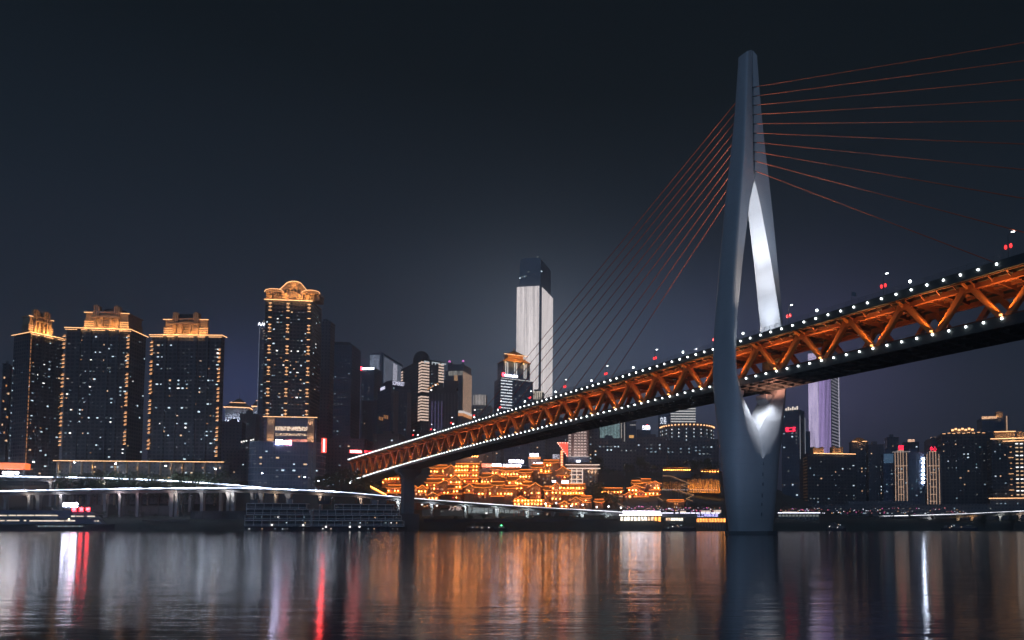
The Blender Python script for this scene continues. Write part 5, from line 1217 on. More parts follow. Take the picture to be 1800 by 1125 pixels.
MB().box(0, at(1260, 860, 592).x - P.x, -.1, .1, P.z - gz - .6, P.z - gz - .3).build('rail', M_steel, e); bead = MB().ball((0, -.2, 0), .2).mesh('bead', emit('bead', (.9, .92, 1), 2))
for i in range(40): inst('bead', bead, e, ((at(1260, 860, 592).x - P.x) * i / 39, 0, P.z - gz))

# ------------------------------------------------------------------ riverside galleries under the houses
def gallery(lab, px0, px1, r_top, r_bot, Y, nb, cols, strip_m, glow_rows=None):
    b = Bld('riverside_gallery', lab, 'gallery', px0, px1, r_top, Y, yaw=.02, depth=8, row=r_top)
    b.sub('wall', MB().box(0, b.w, .6, 8, 0, b.h), M_dconc)
    z0, z1 = b.fz((px0 + px1) / 2, r_bot), b.fz((px0 + px1) / 2, r_top + 1.5)
    for i in range(nb):
        x0, x1 = b.w * (i + .14) / nb, b.w * (i + .86) / nb; m = cols[min(len(cols) - 1, int(i * len(cols) / nb))]
        b.sub('lit_bay', MB().box(x0, x1, .3, .58, z0, z1), m)
        b.sub('pier', MB().box(b.w * i / nb - .25, b.w * i / nb + .25, -.3, .6, 0, b.h), M_conc)
    ro = b.sub('roof', MB().box(-.6, b.w + .6, -1.4, 8.4, b.h, b.h + .5), M_conc)
    if strip_m: strip_h(b, -.5, b.w + .5, b.h + .7, strip_m, -1.3, .6, parent=ro)
    return b
Bw = emit_noise('white bay', (1, .88, .7), 4.5, (.8, .8, .5), .25); Bo = emit_noise('orange bay', (1, .34, .07), 5, (.8, .8, .5), .3); Bp = emit_noise('peach bay', (1, .66, .42), 2.3, (.8, .8, .5), .3)
b = gallery('bright riverside gallery with bays from white to orange, right of the houses', 1090, 1162, 907, 918.5, 531, 12, [Bw, Bw, Bw, Bp, Bo], emit('gallery strip', (1, .86, .8), 9))
b.sub('glass_storey', MB().box(2, b.w - .5, 1, 7, b.h + .5, b.fz(1130, 898)), emit_noise('crowded glass storey', (.90, .82, 1.0), 8, (.35, .35, .25), .25))
b = gallery('short riverside gallery with a few white bays', 1170, 1201, 909, 915, 533, 7, [Bp, Bw, Bw, Bw], None)
b = gallery('riverside gallery of round orange bays beside the pylon foot', 1224, 1276, 910, 917.5, 536, 10, [Bo], None)
x0, x1, z0, z1 = b.rect(1225, 1262, 903.5, 908, 0); text('江上明珠夜宴', 'sign', (z1 - z0) * 1.4, emit('violet letters', (.55, .5, 1), 3), b.root, (x0, -.3, z0))
b = gallery('low gallery with a thin row of white dots right of the pylon foot', 1368, 1440, 903, 908, 575, 12, [WM and M_wins['dim']], emit('quay strip', (.8, .82, 1), 3))
P, Q = at(1160, 901.5, 545), at(1268, 902, 545)
e = tag(empty('quay_parapet', (P.x, P.y, ground(P.x, P.y))), 'quay parapet with a white light line between the bright gallery and the pylon', 'parapet'); gz = ground(P.x, P.y)
MB().box(0, Q.x - P.x, 0, 1, 0, P.z - gz - .2).build('wall', M_dconc, e)
rg = random.Random(2)
for i in range(12): x = (Q.x - P.x) * i / 12; MB().box(x, x + (Q.x - P.x) / 12 * rg.uniform(.6, 1), -.2, 0, P.z - gz - .3, P.z - gz + .1).build('light_strip', emit('quay line', (.85, .85, 1), 4), e)
for x0_, x1_, r0, r1, k in ((1232, 1250, 897, 900.5, 'kiosk'), (1254, 1268, 896, 901, 'kiosk'), (1375, 1400, 899, 902, 'kiosk'), (1195, 1206, 897.5, 901, 'kiosk')):
    b = Bld('kiosk', {1232: 'wide cream-lit kiosk on the quay, left of the pylon foot', 1254: 'cream-lit kiosk on the quay touching the pylon foot', 1375: 'cream-lit kiosk on the quay right of the pylon foot', 1195: 'small white-lit kiosk in the middle of the quay'}[x0_], 'kiosk', x0_, x1_, r0, 548 if x0_ < 1300 else 580, yaw=0, depth=4, row=r0); b.sub('wall', MB().box(0, b.w, 0, 4, 0, b.h), M_conc); z0 = b.fz(x0_, r1); b.sub('lit_window', MB().box(.3, b.w - .3, -.2, 0, z0, b.h - .3), emit_noise('kiosk glow', (1, .78, .6), 1.4, (.5, .5, .5), .3)); b.sub('roof', MB().box(-.6, b.w + .6, -1, 4.5, b.h, b.h + .4), M_dark)
# coloured lights of the quay crowd, put in as glowing balls between posts
COLS = [emit('pink crowd light', (1, .12, .45), 1.3), emit('rose crowd light', (1, .25, .25), 1.2), emit('white crowd light', (.85, .9, 1), 1.6), emit('amber crowd light', (1, .5, .2), 1.3), emit('violet crowd light', (.6, .3, 1), 1.0)]
SML = [MB().ball((0, 0, 0), .36, n=6, m=5).mesh('lantern', m) for m in COLS]
for k, (px0, px1, r0, r1, Y, n, lab) in enumerate(((1098, 1162, 889, 897, 549, 26, 'row of pink and amber crowd lights above the bright gallery'), (1162, 1215, 891, 899, 551, 28, 'row of pink and white crowd lights above the short gallery'), (1212, 1268, 892, 899, 552, 24, 'row of violet and pink crowd lights left of the pylon foot'), (1372, 1445, 893, 900, 590, 30, 'row of mixed crowd lights right of the pylon foot'), (1445, 1550, 894, 902, 600, 30, 'row of pale crowd lights under the twin-crown block'), (1545, 1700, 893, 903, 632, 46, 'row of pink and white crowd lights above the right-hand road'))):
    rg = random.Random(k); P, Q = at(px0, r1, Y), at(px1, r1, Y); gz = ground(P.x, P.y); e = tag(empty('crowd_lights', (P.x, P.y, gz - .3)), lab, 'crowd lights'); zt = at(px0, r0, Y).z
    for f in (0, .33, .66, 1): MB().tube(P.lerp(Q, f) - e.location + Vector((0, .4, -(P.z - gz))), P.lerp(Q, f) - e.location + Vector((0, .4, zt - P.z)), .1).build('post', M_steel, e)
    for i in range(n): 
        a = P.lerp(Q, (i + rg.random()) / n) - e.location; a.z += rg.random() ** 1.4 * (zt - P.z); inst('lantern', SML[rg.choice((0, 0, 1, 2, 3, 4) if k < 4 else (0, 1, 2, 2, 2, 3))], e, a, (rg.uniform(.5, 1.25),) * 3)

# ------------------------------------------------------------------ elevated riverside roads
M_road = mat('road concrete', (.26, .27, .29), .8, var=.2, scale=.3)
def road(name, lab, pts, Yf, width=9, strip_w=.28, ends=None):
    W3 = [at(x, y, Yf(x)) for x, y in pts]; P = W3[0]; e = tag(empty(name, (P.x, P.y, 0)), lab, 'road'); o_ = e.location
    # resample smoothly
    xs_ = [p[0] for p in pts]; fine = []
    n = 60
    for i in range(n + 1):
        f = i / n * (len(W3) - 1); k = min(int(f), len(W3) - 2); u = f - k
        p0, p1, p2, p3 = W3[max(k - 1, 0)], W3[k], W3[k + 1], W3[min(k + 2, len(W3) - 1)]
        fine.append(.5 * ((2 * p1) + (p2 - p0) * u + (2 * p0 - 5 * p1 + 4 * p2 - p3) * u * u + (3 * p1 - p0 - 3 * p2 + p3) * u ** 3) - o_)
    d = MB(); s = MB(); s2 = MB()
    sec = [(0, .0), (0, -1.3), (2.2, -2.0), (2.6, -3.1), (width - 2.6, -3.1), (width - 2.2, -2.0), (width, -1.3), (width, 0), (width - .3, 0), (width - .3, -1.0), (.3, -1.0), (.3, 0)]
    m_ = len(sec)
    for p in fine:
        for y, z in sec: d.v.append((p.x, p.y + y, p.z + z - .15))
    for i in range(n):
        for j in range(m_): d.f.append((i * m_ + j, i * m_ + (j + 1) % m_, (i + 1) * m_ + (j + 1) % m_, (i + 1) * m_ + j)); d.mi.append(0)
    d.build('deck', M_road, e)
    for i in range(n):
        px_ = np.interp(i / n, [k / (len(pts) - 1) for k in range(len(pts))], xs_); (s if px_ < 690 else s2).bar(fine[i] + Vector((0, -.05, 0)), fine[i + 1] + Vector((0, -.05, 0)), strip_w)
    for q_, m__ in ((s, M_led_road), (s2, M_led_road2)):
        if q_.v: q_.build('light_strip', m__, e)
    return e, fine
def column(e, px, row, Y, base_row, w=1.8, bright=0, col=(1, .9, .82), flare=True, two=False):
    P = at(px, row, Y); P.z -= 3.1; gz = max(min(ground(P.x, P.y + 3), zrow(base_row, Y)), -1) - .5; o_ = e.location; a = P - o_
    q = MB(); z1 = a.z; z0 = gz
    q.add([(a.x - w / 2, a.y + 3, z0), (a.x + w / 2, a.y + 3, z0), (a.x + w / 2, a.y + 5.4, z0), (a.x - w / 2, a.y + 5.4, z0)] + [(a.x - w / 2, a.y + 3, z1 - 3.2), (a.x + w / 2, a.y + 3, z1 - 3.2), (a.x + w / 2, a.y + 5.4, z1 - 3.2), (a.x - w / 2, a.y + 5.4, z1 - 3.2)] + ([(a.x - w * .7, a.y + 2.2, z1), (a.x + w * .7, a.y + 2.2, z1), (a.x + w * .7, a.y + 6.2, z1), (a.x - w * .7, a.y + 6.2, z1)] if flare else [(a.x - w / 2, a.y + 3, z1), (a.x + w / 2, a.y + 3, z1), (a.x + w / 2, a.y + 5.4, z1), (a.x - w / 2, a.y + 5.4, z1)]),
          [(3, 2, 1, 0), (8, 9, 10, 11)] + [(4 * k + i, 4 * k + (i + 1) % 4, 4 * k + 4 + (i + 1) % 4, 4 * k + 4 + i) for k in (0, 1) for i in range(4)])
    q.build('column', M_conc, e)
    if bright: lamp('column_light', (a.x, a.y - .4, z1 - 1.2), bright * 3, col, e, .15)
Y1 = lambda x: float(np.interp(x, [-80, 500, 715, 1080, 1160], [526, 528, 534, 545, 552]))
e1, f1 = road('elevated_road', 'long curving elevated road on columns with a bright white parapet light line', [(-80, 864), (0, 863), (85, 861.5), (170, 859.6), (255, 858.5), (340, 858), (425, 857.8), (512, 860.5), (600, 864.8), (690, 872.6), (780, 880), (865, 886.2), (950, 891.8), (1035, 896.5), (1120, 902), (1165, 906.5)], Y1)
def y_on(pts, x): return float(np.interp(x, [p[0] for p in pts], [p[1] for p in pts]))
pts1 = [(0, 863), (170, 859.6), (340, 858), (425, 857.8), (512, 860.5), (600, 864.8), (690, 872.6), (780, 880), (865, 886.2), (950, 891.8), (1035, 896.5), (1120, 902)]
for px, br, base, c_, w_ in ((3, 0, 905, 0, 1.8), (45, 260, 900, (1, .8, .65), 1.9), (60.5, 60, 902, 0, 2.6), (101.7, 420, 890, (1, .9, .9), 1.9), (179, 0, 900, 0, 2.2), (205.7, 420, 921, (1, .78, .75), 1.7), (237, 60, 897, (1, .6, .55), 2.0), (297, 90, 907, (1, .55, .5), 2.6), (305.4, 260, 922, (1, .85, .75), 1.9), (350.5, 120, 914, 0, 2.0), (397, 320, 925, (1, .85, .75), 2.1), (405.5, 280, 922, (.95, .95, 1), 1.9), (439.6, 60, 888, 0, 1.8), (455, 60, 890, 0, 2.6), (481, 260, 892, (1, .68, .42), 1.7), (503, 60, 890, 0, 3.0), (560, 300, 893, (1, .7, .48), 1.7), (632, 260, 900, (1, .66, .46), 1.8), (698, 420, 898, (.95, 1, 1), 2.2), (757, 300, 922, (.9, .95, 1), 1.7), (816.7, 330, 922, (.9, 1, 1), 1.7), (872, 380, 920, (.9, 1, 1), 1.9), (925.5, 330, 921, (.9, 1, 1), 1.9), (970, 0, 915, 0, 1.7), (1022.5, 260, 921, (.9, 1, 1), 2.0), (1067, 260, 921, (.9, 1, 1), 2.0)):
    column(e1, px, y_on(pts1, px), Y1(px), base, w_, br, c_ or (1, .9, .85))
pts2 = [(-80, 836.5), (-20, 836.6), (40, 837.6), (105, 838.7), (170, 840), (235, 842.2), (300, 845), (350, 848.2), (400, 851.8), (440, 855), (478, 858.6)]
Y2 = lambda x: float(np.interp(x, [-80, 350, 478], [548, 546, 540]))
e2, f2 = road('elevated_ramp', 'upper elevated ramp with a white light line merging into the long road', pts2, Y2, 8)
for px, br, base in ((83.7, 200, 862), (125, 130, 862), (151, 0, 864), (179, 330, 862), (212, 0, 862), (237, 160, 862), (152, 0, 905), (115, 0, 905), (294, 110, 862), (350.5, 160, 862), (384, 40, 897), (330, 0, 895)):
    column(e2, px, y_on(pts2, px), Y2(px), base, 1.8, br, (1, .8, .7))
pts3 = [(1546, 907.2), (1600, 906), (1650, 904.6), (1700, 902.8), (1750, 900.4), (1800, 898), (1860, 895)]
e3, f3 = road('elevated_road', 'short elevated road with a white light line at the right bank', pts3, lambda x: 622, 8, .3)
for px, c_ in ((1558.6, (1, .85, .6)), (1584.5, (1, .8, .55)), (1610, (1, .9, .7)), (1636, (.95, .92, .9)), (1686.5, (1, .62, .3)), (1711, (1, .5, .2)), (1760.6, (.9, .9, .8)), (1795, (1, .7, .5))):
    column(e3, px, y_on(pts3, px), 622, 918, 1.7, 170, c_)
# road lamps
for px, pr, br, Y in ((53, 811, 838, 546), (119, 812, 839, 546), (198.5, 814, 842, 546), (281, 818, 845, 546), (369.5, 824, 850, 544), (452, 831, 857, 532), (528, 838, 861, 530), (557, 845, 863, 530), (613, 848, 866, 530)):
    P = at(px, br, Y); k = (at(px, pr, Y).z - P.z) / 10.1; P.y += 4; street_lamp(P, random.choice((0, math.pi)), 'tall single-arm street lamp standing on the left elevated roads', 'lamps on the elevated roads', k, False)
for px, pr, br, Y in ((957, 885, 897, 538), (976, 884, 896, 539), (1003, 889, 899, 540), (1023, 887, 899, 541), (1048, 891, 901, 543), (1069, 890, 901, 545), (1091, 892, 903, 547)):
    P = at(px, br, Y); gz = P.z - 2; r = tag(empty('globe_lamp', (P.x, P.y + 5, gz)), 'short lamp with a white globe beside the road in front of the houses', 'lamp', 'globe lamps in front of the houses'); zt = at(px, pr, Y).z - gz
    MB().tube((0, 0, 0), (0, 0, zt), .12).build('pole', M_steel, r); MB().ball((0, 0, zt), .55).build('globe', emit('globe glass', (.95, .97, 1), 9), r)
# shop fronts under the road
P = at(745, 903, 546)
b = Bld('shop_row', 'row of pale lettered shops in the shade under the elevated road', 'shops', 742, 1085, 893, 548, yaw=.03, depth=5, row=897)
b.sub('wall', MB().box(0, b.w, 0, 5, 0, b.h - 1), M_dconc)
M_pl = emit('pale shop letters', (.72, .85, .88), .55)
sign(b, '景湖朝明居会', 822, 866, 892.5, 902, M_pl, -.4); sign(b, '具食渔坛', 877, 914, 893, 902, M_pl, -.4); sign(b, '老街', 926, 946, 900, 905, emit('faint letters', (.7, .8, .9), .3), -.4)
sign(b, '万象', 788, 812, 889, 897, emit('pinkish letters', (1, .75, .7), .8), -.4)
rg = random.Random(6)
for px, py, k in ((768, 889, 'white'), (746, 890, 'orange'), (751, 889, 'orange'), (742, 887, 'white'), (800, 890, 'warm'), (855, 902, 'white'), (928, 897, 'white'), (946, 903, 'cool'), (962, 905, 'cool2'), (985, 906, 'cool'), (1000, 908, 'cool2'), (1015, 908, 'cool'), (1035, 910, 'cool2'), (1050, 910, 'cool'), (1075, 908, 'white'), (760, 896, 'cool2'), (776, 899, 'dim'), (838, 899, 'dim'), (975, 901, 'cool2')):
    inst('lit_window', WM[k], b.root, (b.fx(px, py, -.6), -.6, b.fz(px, py, -.6)), (1.3, 1, .8))
# toll canopy with red fascia at far left
b = Bld('toll_canopy', 'canopy with an orange-red lit fascia and bright white lamps beneath at the left edge', 'canopy', -12, 44, 813, 553, yaw=.3, depth=8, row=815)
b.sub('fascia', MB().box(0, b.w, -.4, 8, b.fz(15, 824), b.h), emit('red orange fascia', (1, .16, .02), 2.0)); b.sub('post', MB().box(1, 2, 2, 3, 0, b.fz(15, 824)).box(b.w - 2, b.w - 1, 2, 3, 0, b.fz(15, 824)), M_steel)
for px in (8, 15, 22, 30): b.sub('lamp', MB().box(b.fx(px) - 1.1, b.fx(px) + 1.1, 0, .5, b.fz(15, 833), b.fz(15, 829)), emit('canopy lamp', (.95, .97, 1), 24))

for k, (x0_, x1_, r0, r1, Y, lab) in enumerate(((100, 180, 888, 896, 541, 'pale retaining wall behind the party boat, under the left elevated roads'), (215, 300, 890, 897, 541, 'retaining wall behind the paired road columns at the left'), (335, 430, 899, 908, 520, 'rough stone bank wall beside the cruise ships'), (250, 330, 915, 922, 512, 'low quay wall at the water under the left elevated road'), (745, 1085, 913, 919, 527, 'long quay wall at the water in front of the shops'), (1380, 1540, 911, 917, 612, 'long quay wall right of the pylon foot'), (0, 90, 893, 899, 541, 'retaining wall at the left edge behind the party boat'))):
    b = Bld('quay_wall', lab, 'wall', x0_, x1_, r0, Y, yaw=.03, depth=1.5, row=r0); q = MB().box(0, b.w, 0, 1.5, 0, b.h).box(-.2, b.w + .2, -.25, 1.7, b.h, b.h + .4)
    for i in range(int(b.w / 6)): q.box(i * 6 + 2, i * 6 + 2.7, -.3, .1, 0, b.h)
    b.sub('wall', q, mat('weathered quay stone', (.13, .13, .13), .9, var=.4, scale=.8)); b.root['kind'] = 'thing'
# ------------------------------------------------------------------ boats
M_hull = mat('dark blue hull', (.06, .075, .10), .5); M_cab_ = mat('cream superstructure', (.30, .31, .33), .6, var=.15); M_rail = mat('white rail', (.88, .89, .9), .5)
F_cab = facade('cabin windows', (.13, .14, .16), (.03, .035, .045), 2.0, 3.1, .3)
def vessel(name, lab, cat, px0, px1, top, Y, group=None, row=None):
    return Bld(name, lab, cat, px0, px1, top, Y, yaw=-math.atan((at((px0 + px1) / 2, 930, Y).x) / Y) * .55, depth=9, base=927.6 + HCAM * FPX / Y, row=row or 920, group=group)
def hull(b, h, bow=1, wd=9, m=None):
    q = MB(); L = b.w; n = 10
    lo, up = [], []
    for i in range(n + 1):
        f = i / n; t = 1 - max(0, (f - .78) / .22) ** 2 if bow > 0 else 1 - max(0, (.22 - f) / .22) ** 2
        lo.append((f * L * .985 + (.01 * L), max(.06, t * .86))); up.append((f * L, max(.05, t)))
    vs = []
    for (arr, z, sh) in ((lo, -.9, 0), (up, h, 1)):
        for x, t in arr: vs.append((x, wd / 2 - t * wd / 2, z + (sh * 1.0 * max(0, (x / L - .75) / .25) ** 2 if bow > 0 else 0)))
        for x, t in reversed(arr): vs.append((x, wd / 2 + t * wd / 2, z + (sh * 1.0 * max(0, (x / L - .75) / .25) ** 2 if bow > 0 else 0)))
    k = 2 * (n + 1); q.add(vs, [tuple(reversed(range(k))), tuple(range(k, 2 * k))] + [(i, (i + 1) % k, k + (i + 1) % k, k + i) for i in range(k)])
    return b.sub('hull', q, m or M_hull)
def cruise(lab, px0, px1, top, Y, tops, seed, shift=0):
    b = vessel('cruise_ship', lab, 'ship', px0, px1, top, Y, 'two unlit river cruise ships moored side by side'); hull(b, 3.2)
    H_ = b.h; nd = 4; dh = (H_ - 3.2) / nd
    for d in range(nd):
        x0, x1 = b.w * tops[d][0], b.w * tops[d][1]; z = 3.2 + d * dh
        dk = b.sub('deck', MB().box(x0, x1, .2, 8.8, z - .2, z + .35), M_rail)
        b.sub('cabin', MB().box(x0 + 1.2, x1 - 1.2, 1.6, 7.4, z + .22, z + dh - .12), F_cab, dk)
        q = MB().box(x0, x1, .25, .45, z + dh - .3, z + dh - .1); k = int((x1 - x0) / 4.6)
        for i in range(k + 1): xx = x0 + (x1 - x0) * i / k; q.box(xx - .15, xx + .15, .25, .45, z + .2, z + dh - .1)
        b.sub('stanchion', q, M_rail, dk)
        b.sub('railing', MB().box(x0, x1, .14, .28, z + 1.1, z + 1.4), M_rail, dk)
    b.sub('sun_deck', MB().box(b.w * tops[-1][0], b.w * tops[-1][1], .2, 8.8, H_ - .1, H_ + .15), M_rail)
    b.sub('bridge_house', MB().box(b.w * .06, b.w * .18, 2, 7, H_ + .15, H_ + 2.2).box(b.w * .05, b.w * .19, 1.8, 7.2, H_ + 2.2, H_ + 2.5), F_cab)
    b.sub('funnel', MB().box(b.w * .62, b.w * .68, 3, 6, H_ + .15, H_ + 3), M_cab_); b.sub('mast', MB().tube((b.w * .12, 4, H_ + 2), (b.w * .12, 4, H_ + 6), .1), M_rail)
    rg = random.Random(seed)
    for i in range(16): inst('deck_lamp', WM[rg.choice(('white', 'cool', 'cool2', 'dim', 'warm', 'cool2', 'dim'))], b.root, (b.w * rg.uniform(.05, .95), -.1, rg.choice((1.4, 1.5, 3.2 + dh * .6, 3.2 + dh * 1.6))), (.6, 1, .5))
    return b
c1 = cruise('left one of two unlit white-railed cruise ships, four even decks', 430, 548, 884.5, 470, [(0, 1), (.0, 1), (.02, .98), (.02, .92)], 1)
c2 = cruise('right one of two unlit white-railed cruise ships, stepped down towards its bow', 546, 715, 886, 466, [(0, .97), (0, .94), (0, .92), (.24, .86)], 2)
for px, py, b in ((478, 922.5, c1), (533, 923, c1), (573, 926, c2), (615, 926, c2), (632, 926, c2)): inst('deck_lamp', WM['white'], b.root, (b.fx(px, py, -.2), -.25, b.fz(px, py, -.2)), (1, 1, .9))
# party boat at left
b = vessel('party_boat', 'dark blue party boat with strip windows and white and red roof letters at the left', 'boat', -70, 198, 897, 458)
hull(b, 3.6, 1, 10); H_ = b.h
for i, (xa_, xb_, r0, r1) in enumerate(((0, .93, 921, 911.5), (0, .90, 911.5, 903.5), (.0, .86, 903.5, 897))):
    z0, z1 = b.fz(60, r0, .5), b.fz(60, r1, .5)
    cb = b.sub('cabin', MB().add([(b.w * xa_, .5, z0), (b.w * xb_, .5, z0), (b.w * xb_, 9, z0), (b.w * xa_, 9, z0), (b.w * xa_, .5, z1), (b.w * (xb_ - .04), .5, z1), (b.w * (xb_ - .04), 9, z1), (b.w * xa_, 9, z1)], [(3, 2, 1, 0), (4, 5, 6, 7), (0, 1, 5, 4), (1, 2, 6, 5), (2, 3, 7, 6), (3, 0, 4, 7)]), mat('navy cabin', (.20, .28, .42), .5))
    b.sub('deck_edge', MB().box(b.w * xa_ - .2, b.w * xb_ + .6, .1, 9.4, z1 - .12, z1 + .12), M_cab_)
Bst = emit_noise('boat strip window', (1, .80, .62), 1.7, (.25, .25, .25), .55)
for x0_, x1_, r in ((-60, 12, 906), (15, 28, 906), (30, 60, 906), (62, 101, 906), (125, 132, 907.5), (134, 147, 907.5), (153, 167, 907.5), (-60, 8, 915), (12, 34, 915), (42, 46, 915), (52, 113, 915.5), (115, 132, 915.5), (166, 168, 915.7), (170, 174, 915.7)):
    xa_, xb_, z, _ = b.rect(x0_, x1_, r, r, .4); b.sub('window', MB().box(xa_, xb_, .3, .48, z - .36, z + .36), Bst)
for i in range(20): inst('lit_window', WM['dim' if i % 3 else 'cool2'], b.root, (b.fx(68 + i * 4, 925), .0, b.fz(70, 925)), (.8, 1, .9))
zz = b.fz(125, 891, .3); x0, x1, z0, z1 = b.rect(110, 137, 884.5, 890.5, .3)
e = b.sub('sign_frame', MB().box(x0, x1, .6, .9, H_, z0), M_steel); o = text('两江游轮', 'lettering', (z1 - z0) * 1.3, emit('boat letters', (.75, .76, 1), 75), b.root, (x0, .4, z0 + .1), ext=.15); o.scale = ((x1 - x0) / max(v.co.x for v in o.data.vertices), 1, 1)
for s, xx0, xx1 in (('夜', 126, 134), ('宴', 139, 146.5), ('吧', 151, 158)):
    x0, x1, z0, z1 = b.rect(xx0, xx1, 892.5, 898.5, .3); o = text(s, 'lettering', (z1 - z0) * 1.25, emit('boat red letters', (1, .03, .04), 45), b.root, (x0, .3, z0 + .1), ext=.15); o.scale = ((x1 - x0) / max(v.co.x for v in o.data.vertices), 1, 1)
b.sub('deck_lamp', MB().ball((b.fx(121, 913), .2, b.fz(121, 913)), .4), M_lampw)
# small craft
b = vessel('tug_boat', 'small dark boat with a green mast light in front of the houses', 'boat', 869, 893, 929, 452); hull(b, 1.6, 1, 3.6)
b.sub('cabin', MB().box(b.w * .3, b.w * .8, .8, 2.8, 1.6, 3.2).box(b.w * .28, b.w * .84, .6, 3, 3.2, 3.4), F_cab); b.sub('mast', MB().tube((b.w * .5, 1.8, 3.3), (b.w * .5, 1.8, b.fz(884, 924.5)), .07), M_steel); b.sub('mast_light', MB().ball((b.w * .5, 1.6, b.fz(884, 924)), .4), emit('green light', (.1, 1, .35), 14))
for f in (.35, .5, .65): inst('lit_window', WM['dim'], b.root, (b.w * f, .6, 2.5), (.7, 1, .6))
def launch(lab, px0, px1, Y, top, seed):
    b = vessel('launch', lab, 'boat', px0, px1, top, Y); hull(b, 1.8, 1, 4); H_ = b.h
    b.sub('cabin', MB().box(b.w * .1, b.w * .82, .8, 3.2, 1.8, max(3.2, H_ - 1.4)).box(b.w * .08, b.w * .86, .5, 3.5, max(3.2, H_ - 1.4), max(3.4, H_ - 1.2)).box(b.w * .2, b.w * .5, 1.2, 2.8, max(3.4, H_ - 1.2), H_), F_cab)
    b.sub('railing', MB().box(b.w * .05, b.w * .92, .1, .16, 2.6, 2.72), M_rail)
    rg = random.Random(seed)
    for i in range(5): inst('deck_lamp', WM[rg.choice(('white', 'cool', 'dim', 'warm'))], b.root, (b.w * rg.uniform(.1, .9), .3, rg.uniform(1.9, H_ - .5)), (.5, 1, .5))
launch('long low grey launch moored left of the pylon foot', 1164, 1224, 500, 921, 1)
launch('grey launch with lit fittings moored right of the pylon foot', 1452, 1488, 560, 919, 2)
launch('pale low barge under the shops left of the green-lit boat', 818, 868, 495, 925, 3)
launch('dark launch with bright fittings by the right-hand road', 1655, 1720, 570, 921, 4)

# ------------------------------------------------------------------ trees
M_leaf = mat('leaves', (.060, .085, .035), .85, 0, .45, .8); M_bark = mat('bark', (.10, .07, .05), .9)
def tree_mesh(seed):
    rg = random.Random(seed); q = MB(); cl = [(rg.gauss(0, 1.5), rg.gauss(0, 1.5), rg.uniform(3.2, 7.6), rg.uniform(.9, 1.7)) for _ in range(15)]
    for cx, cy, cz, cr in cl:
        for _ in range(46):
            v = Vector((rg.gauss(0, 1), rg.gauss(0, 1), rg.gauss(0, .8))).normalized() * cr * rg.uniform(.55, 1.05); c = Vector((cx, cy, cz)) + v
            a = Vector((rg.gauss(0, 1), rg.gauss(0, 1), rg.gauss(0, 1))).normalized(); b2 = a.orthogonal().normalized(); s = rg.uniform(.16, .34)
            q.add([c - a * s, c + b2 * s * .6, c + a * s, c - b2 * s * .6], [(0, 1, 2, 3)])
    cm = q.mesh('crown', M_leaf, fix=False)
    t = MB().tube((0, 0, -1), (.1, 0, 2.6), .24, .17); t.tube((.1, 0, 2.6), (0, .1, 5.6), .17, .06)
    for cx, cy, cz, cr in cl[:8]: t.tube((.08, 0, rg.uniform(2, 3.6)), (cx * .8, cy * .8, cz), .09, .03, 5)
    return cm, t.mesh('trunk', M_bark)
TM = [tree_mesh(s) for s in (1, 2, 3, 4)]
def tree(px, row_top, row_base, Y, lab, group, k):
    P = at(px, row_base, Y); gz = ground(P.x, P.y); h = at(px, row_top, Y).z - gz; P.z = gz
    s = max(.35, h / 8.6); r = tag(empty('tree', P, k * 1.7), lab, 'tree', group); r.scale = (s * .95, s * .95, s); cm, tm = TM[k % 4]; inst('crown', cm, r, (0, 0, 0)); inst('trunk', tm, r, (0, 0, 0))
rg = random.Random(12)
for i, px in enumerate((119, 132, 150, 172, 186, 206, 228, 250, 262, 281, 303, 322, 341, 362, 384)): tree(px, 827 + rg.uniform(-3, 5), 846, 549.5, 'dim street tree in front of the lit-column podium', 'trees in front of the podium', i)
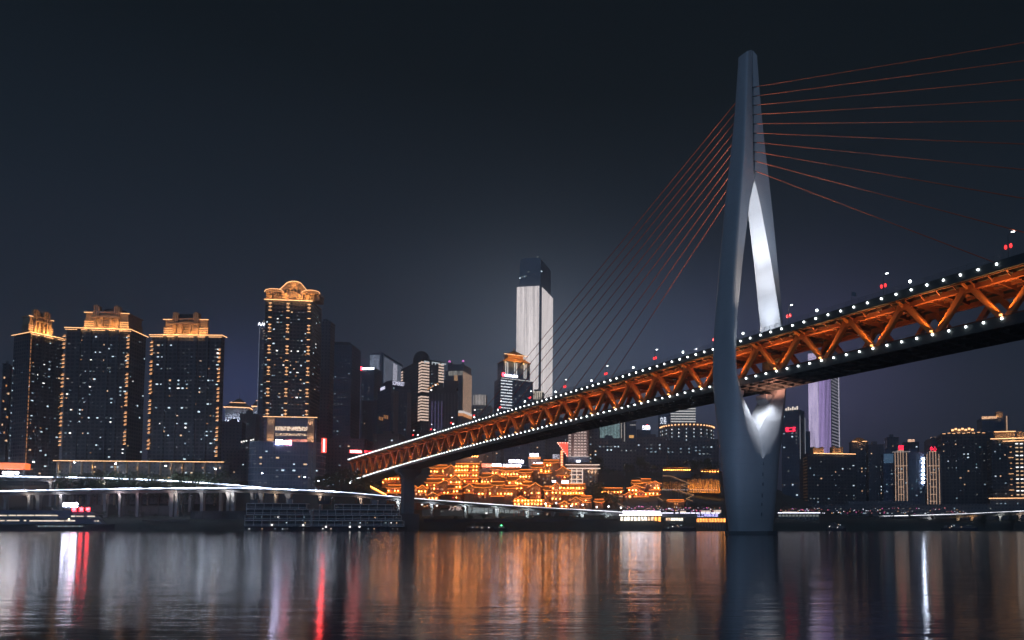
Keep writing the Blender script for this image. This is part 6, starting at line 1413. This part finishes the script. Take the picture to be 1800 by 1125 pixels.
for i, (px, t, Yt) in enumerate(((180, 898, 523), (205, 903, 520), (228, 896, 524), (250, 899, 522), (272, 902, 521), (322, 893, 530), (345, 899, 525), (368, 901, 522), (392, 900, 520), (418, 896, 525), (60, 893, 528), (150, 897, 528))): tree(px, t, 920, Yt, 'dark tree on the bank under the left elevated road', 'trees under the left elevated road', i)
for i, (px, t, Yt) in enumerate(((1046, 844, 572), (1052, 850, 570), (1068, 862, 566), (1082, 868, 565), (1100, 880, 566), (1120, 884, 566), (1140, 882, 568), (1160, 886, 566), (1180, 884, 566), (1200, 886, 564), (1222, 884, 566), (1240, 883, 566), (1256, 886, 566))): tree(px, t, 900, Yt, 'dark tree on the hillside between the houses and the pylon', 'trees on the hillside by the pylon', i)
for i in range(20):
    px = 1048 + i * 10.8 + rg.uniform(-3, 3); tree(px, rg.uniform(800, 826), 850, rg.uniform(615, 640), 'dark tree on the upper slope below the old tenements', 'trees on the upper slope', i)
for i, px in enumerate((800, 826, 850, 880, 905, 935, 965, 995, 1030, 1058)): tree(px, 903 + rg.uniform(-2, 5), 920, 529 + rg.uniform(-2, 4), 'dark tree on the bank under the road in front of the shops', 'trees in front of the shops', i)
for i, px in enumerate((1376, 1394, 1412, 1432, 1450, 1470, 1492, 1510, 1530, 1548, 1570, 1600, 1640, 1680, 1730, 1780)): tree(px, rg.uniform(893, 903) + (6 if px > 1550 else 0), 915, 606 + (8 if px < 1550 else -8), 'dark tree on the right bank', 'trees on the right bank', i)
for i, (px, t) in enumerate(((600, 822), (612, 818), (626, 825), (585, 830), (640, 838), (655, 842), (572, 832), (560, 836))): tree(px, t, 860, 575 + rg.uniform(-8, 8), 'dark tree on the slope below the left end of the bridge', 'trees below the left end of the bridge', i)

# ------------------------------------------------------------------ night haze over the whole scene
HAZE = 1
if HAZE:
    hm_ = bpy.data.materials.new('haze'); hm_.use_nodes = True; t = hm_.node_tree; t.nodes.clear()
    o_ = t.nodes.new('ShaderNodeOutputMaterial'); v = t.nodes.new('ShaderNodeVolumePrincipled'); v.inputs['Color'].default_value = (.72, .86, 1, 1); v.inputs['Density'].default_value = .00055; v.inputs['Anisotropy'].default_value = .6
    t.links.new(v.outputs[0], o_.inputs['Volume'])
    tag(MB().box(-1750, 1750, -70, 4700, -9, 340).build('haze', hm_), kind='stuff')
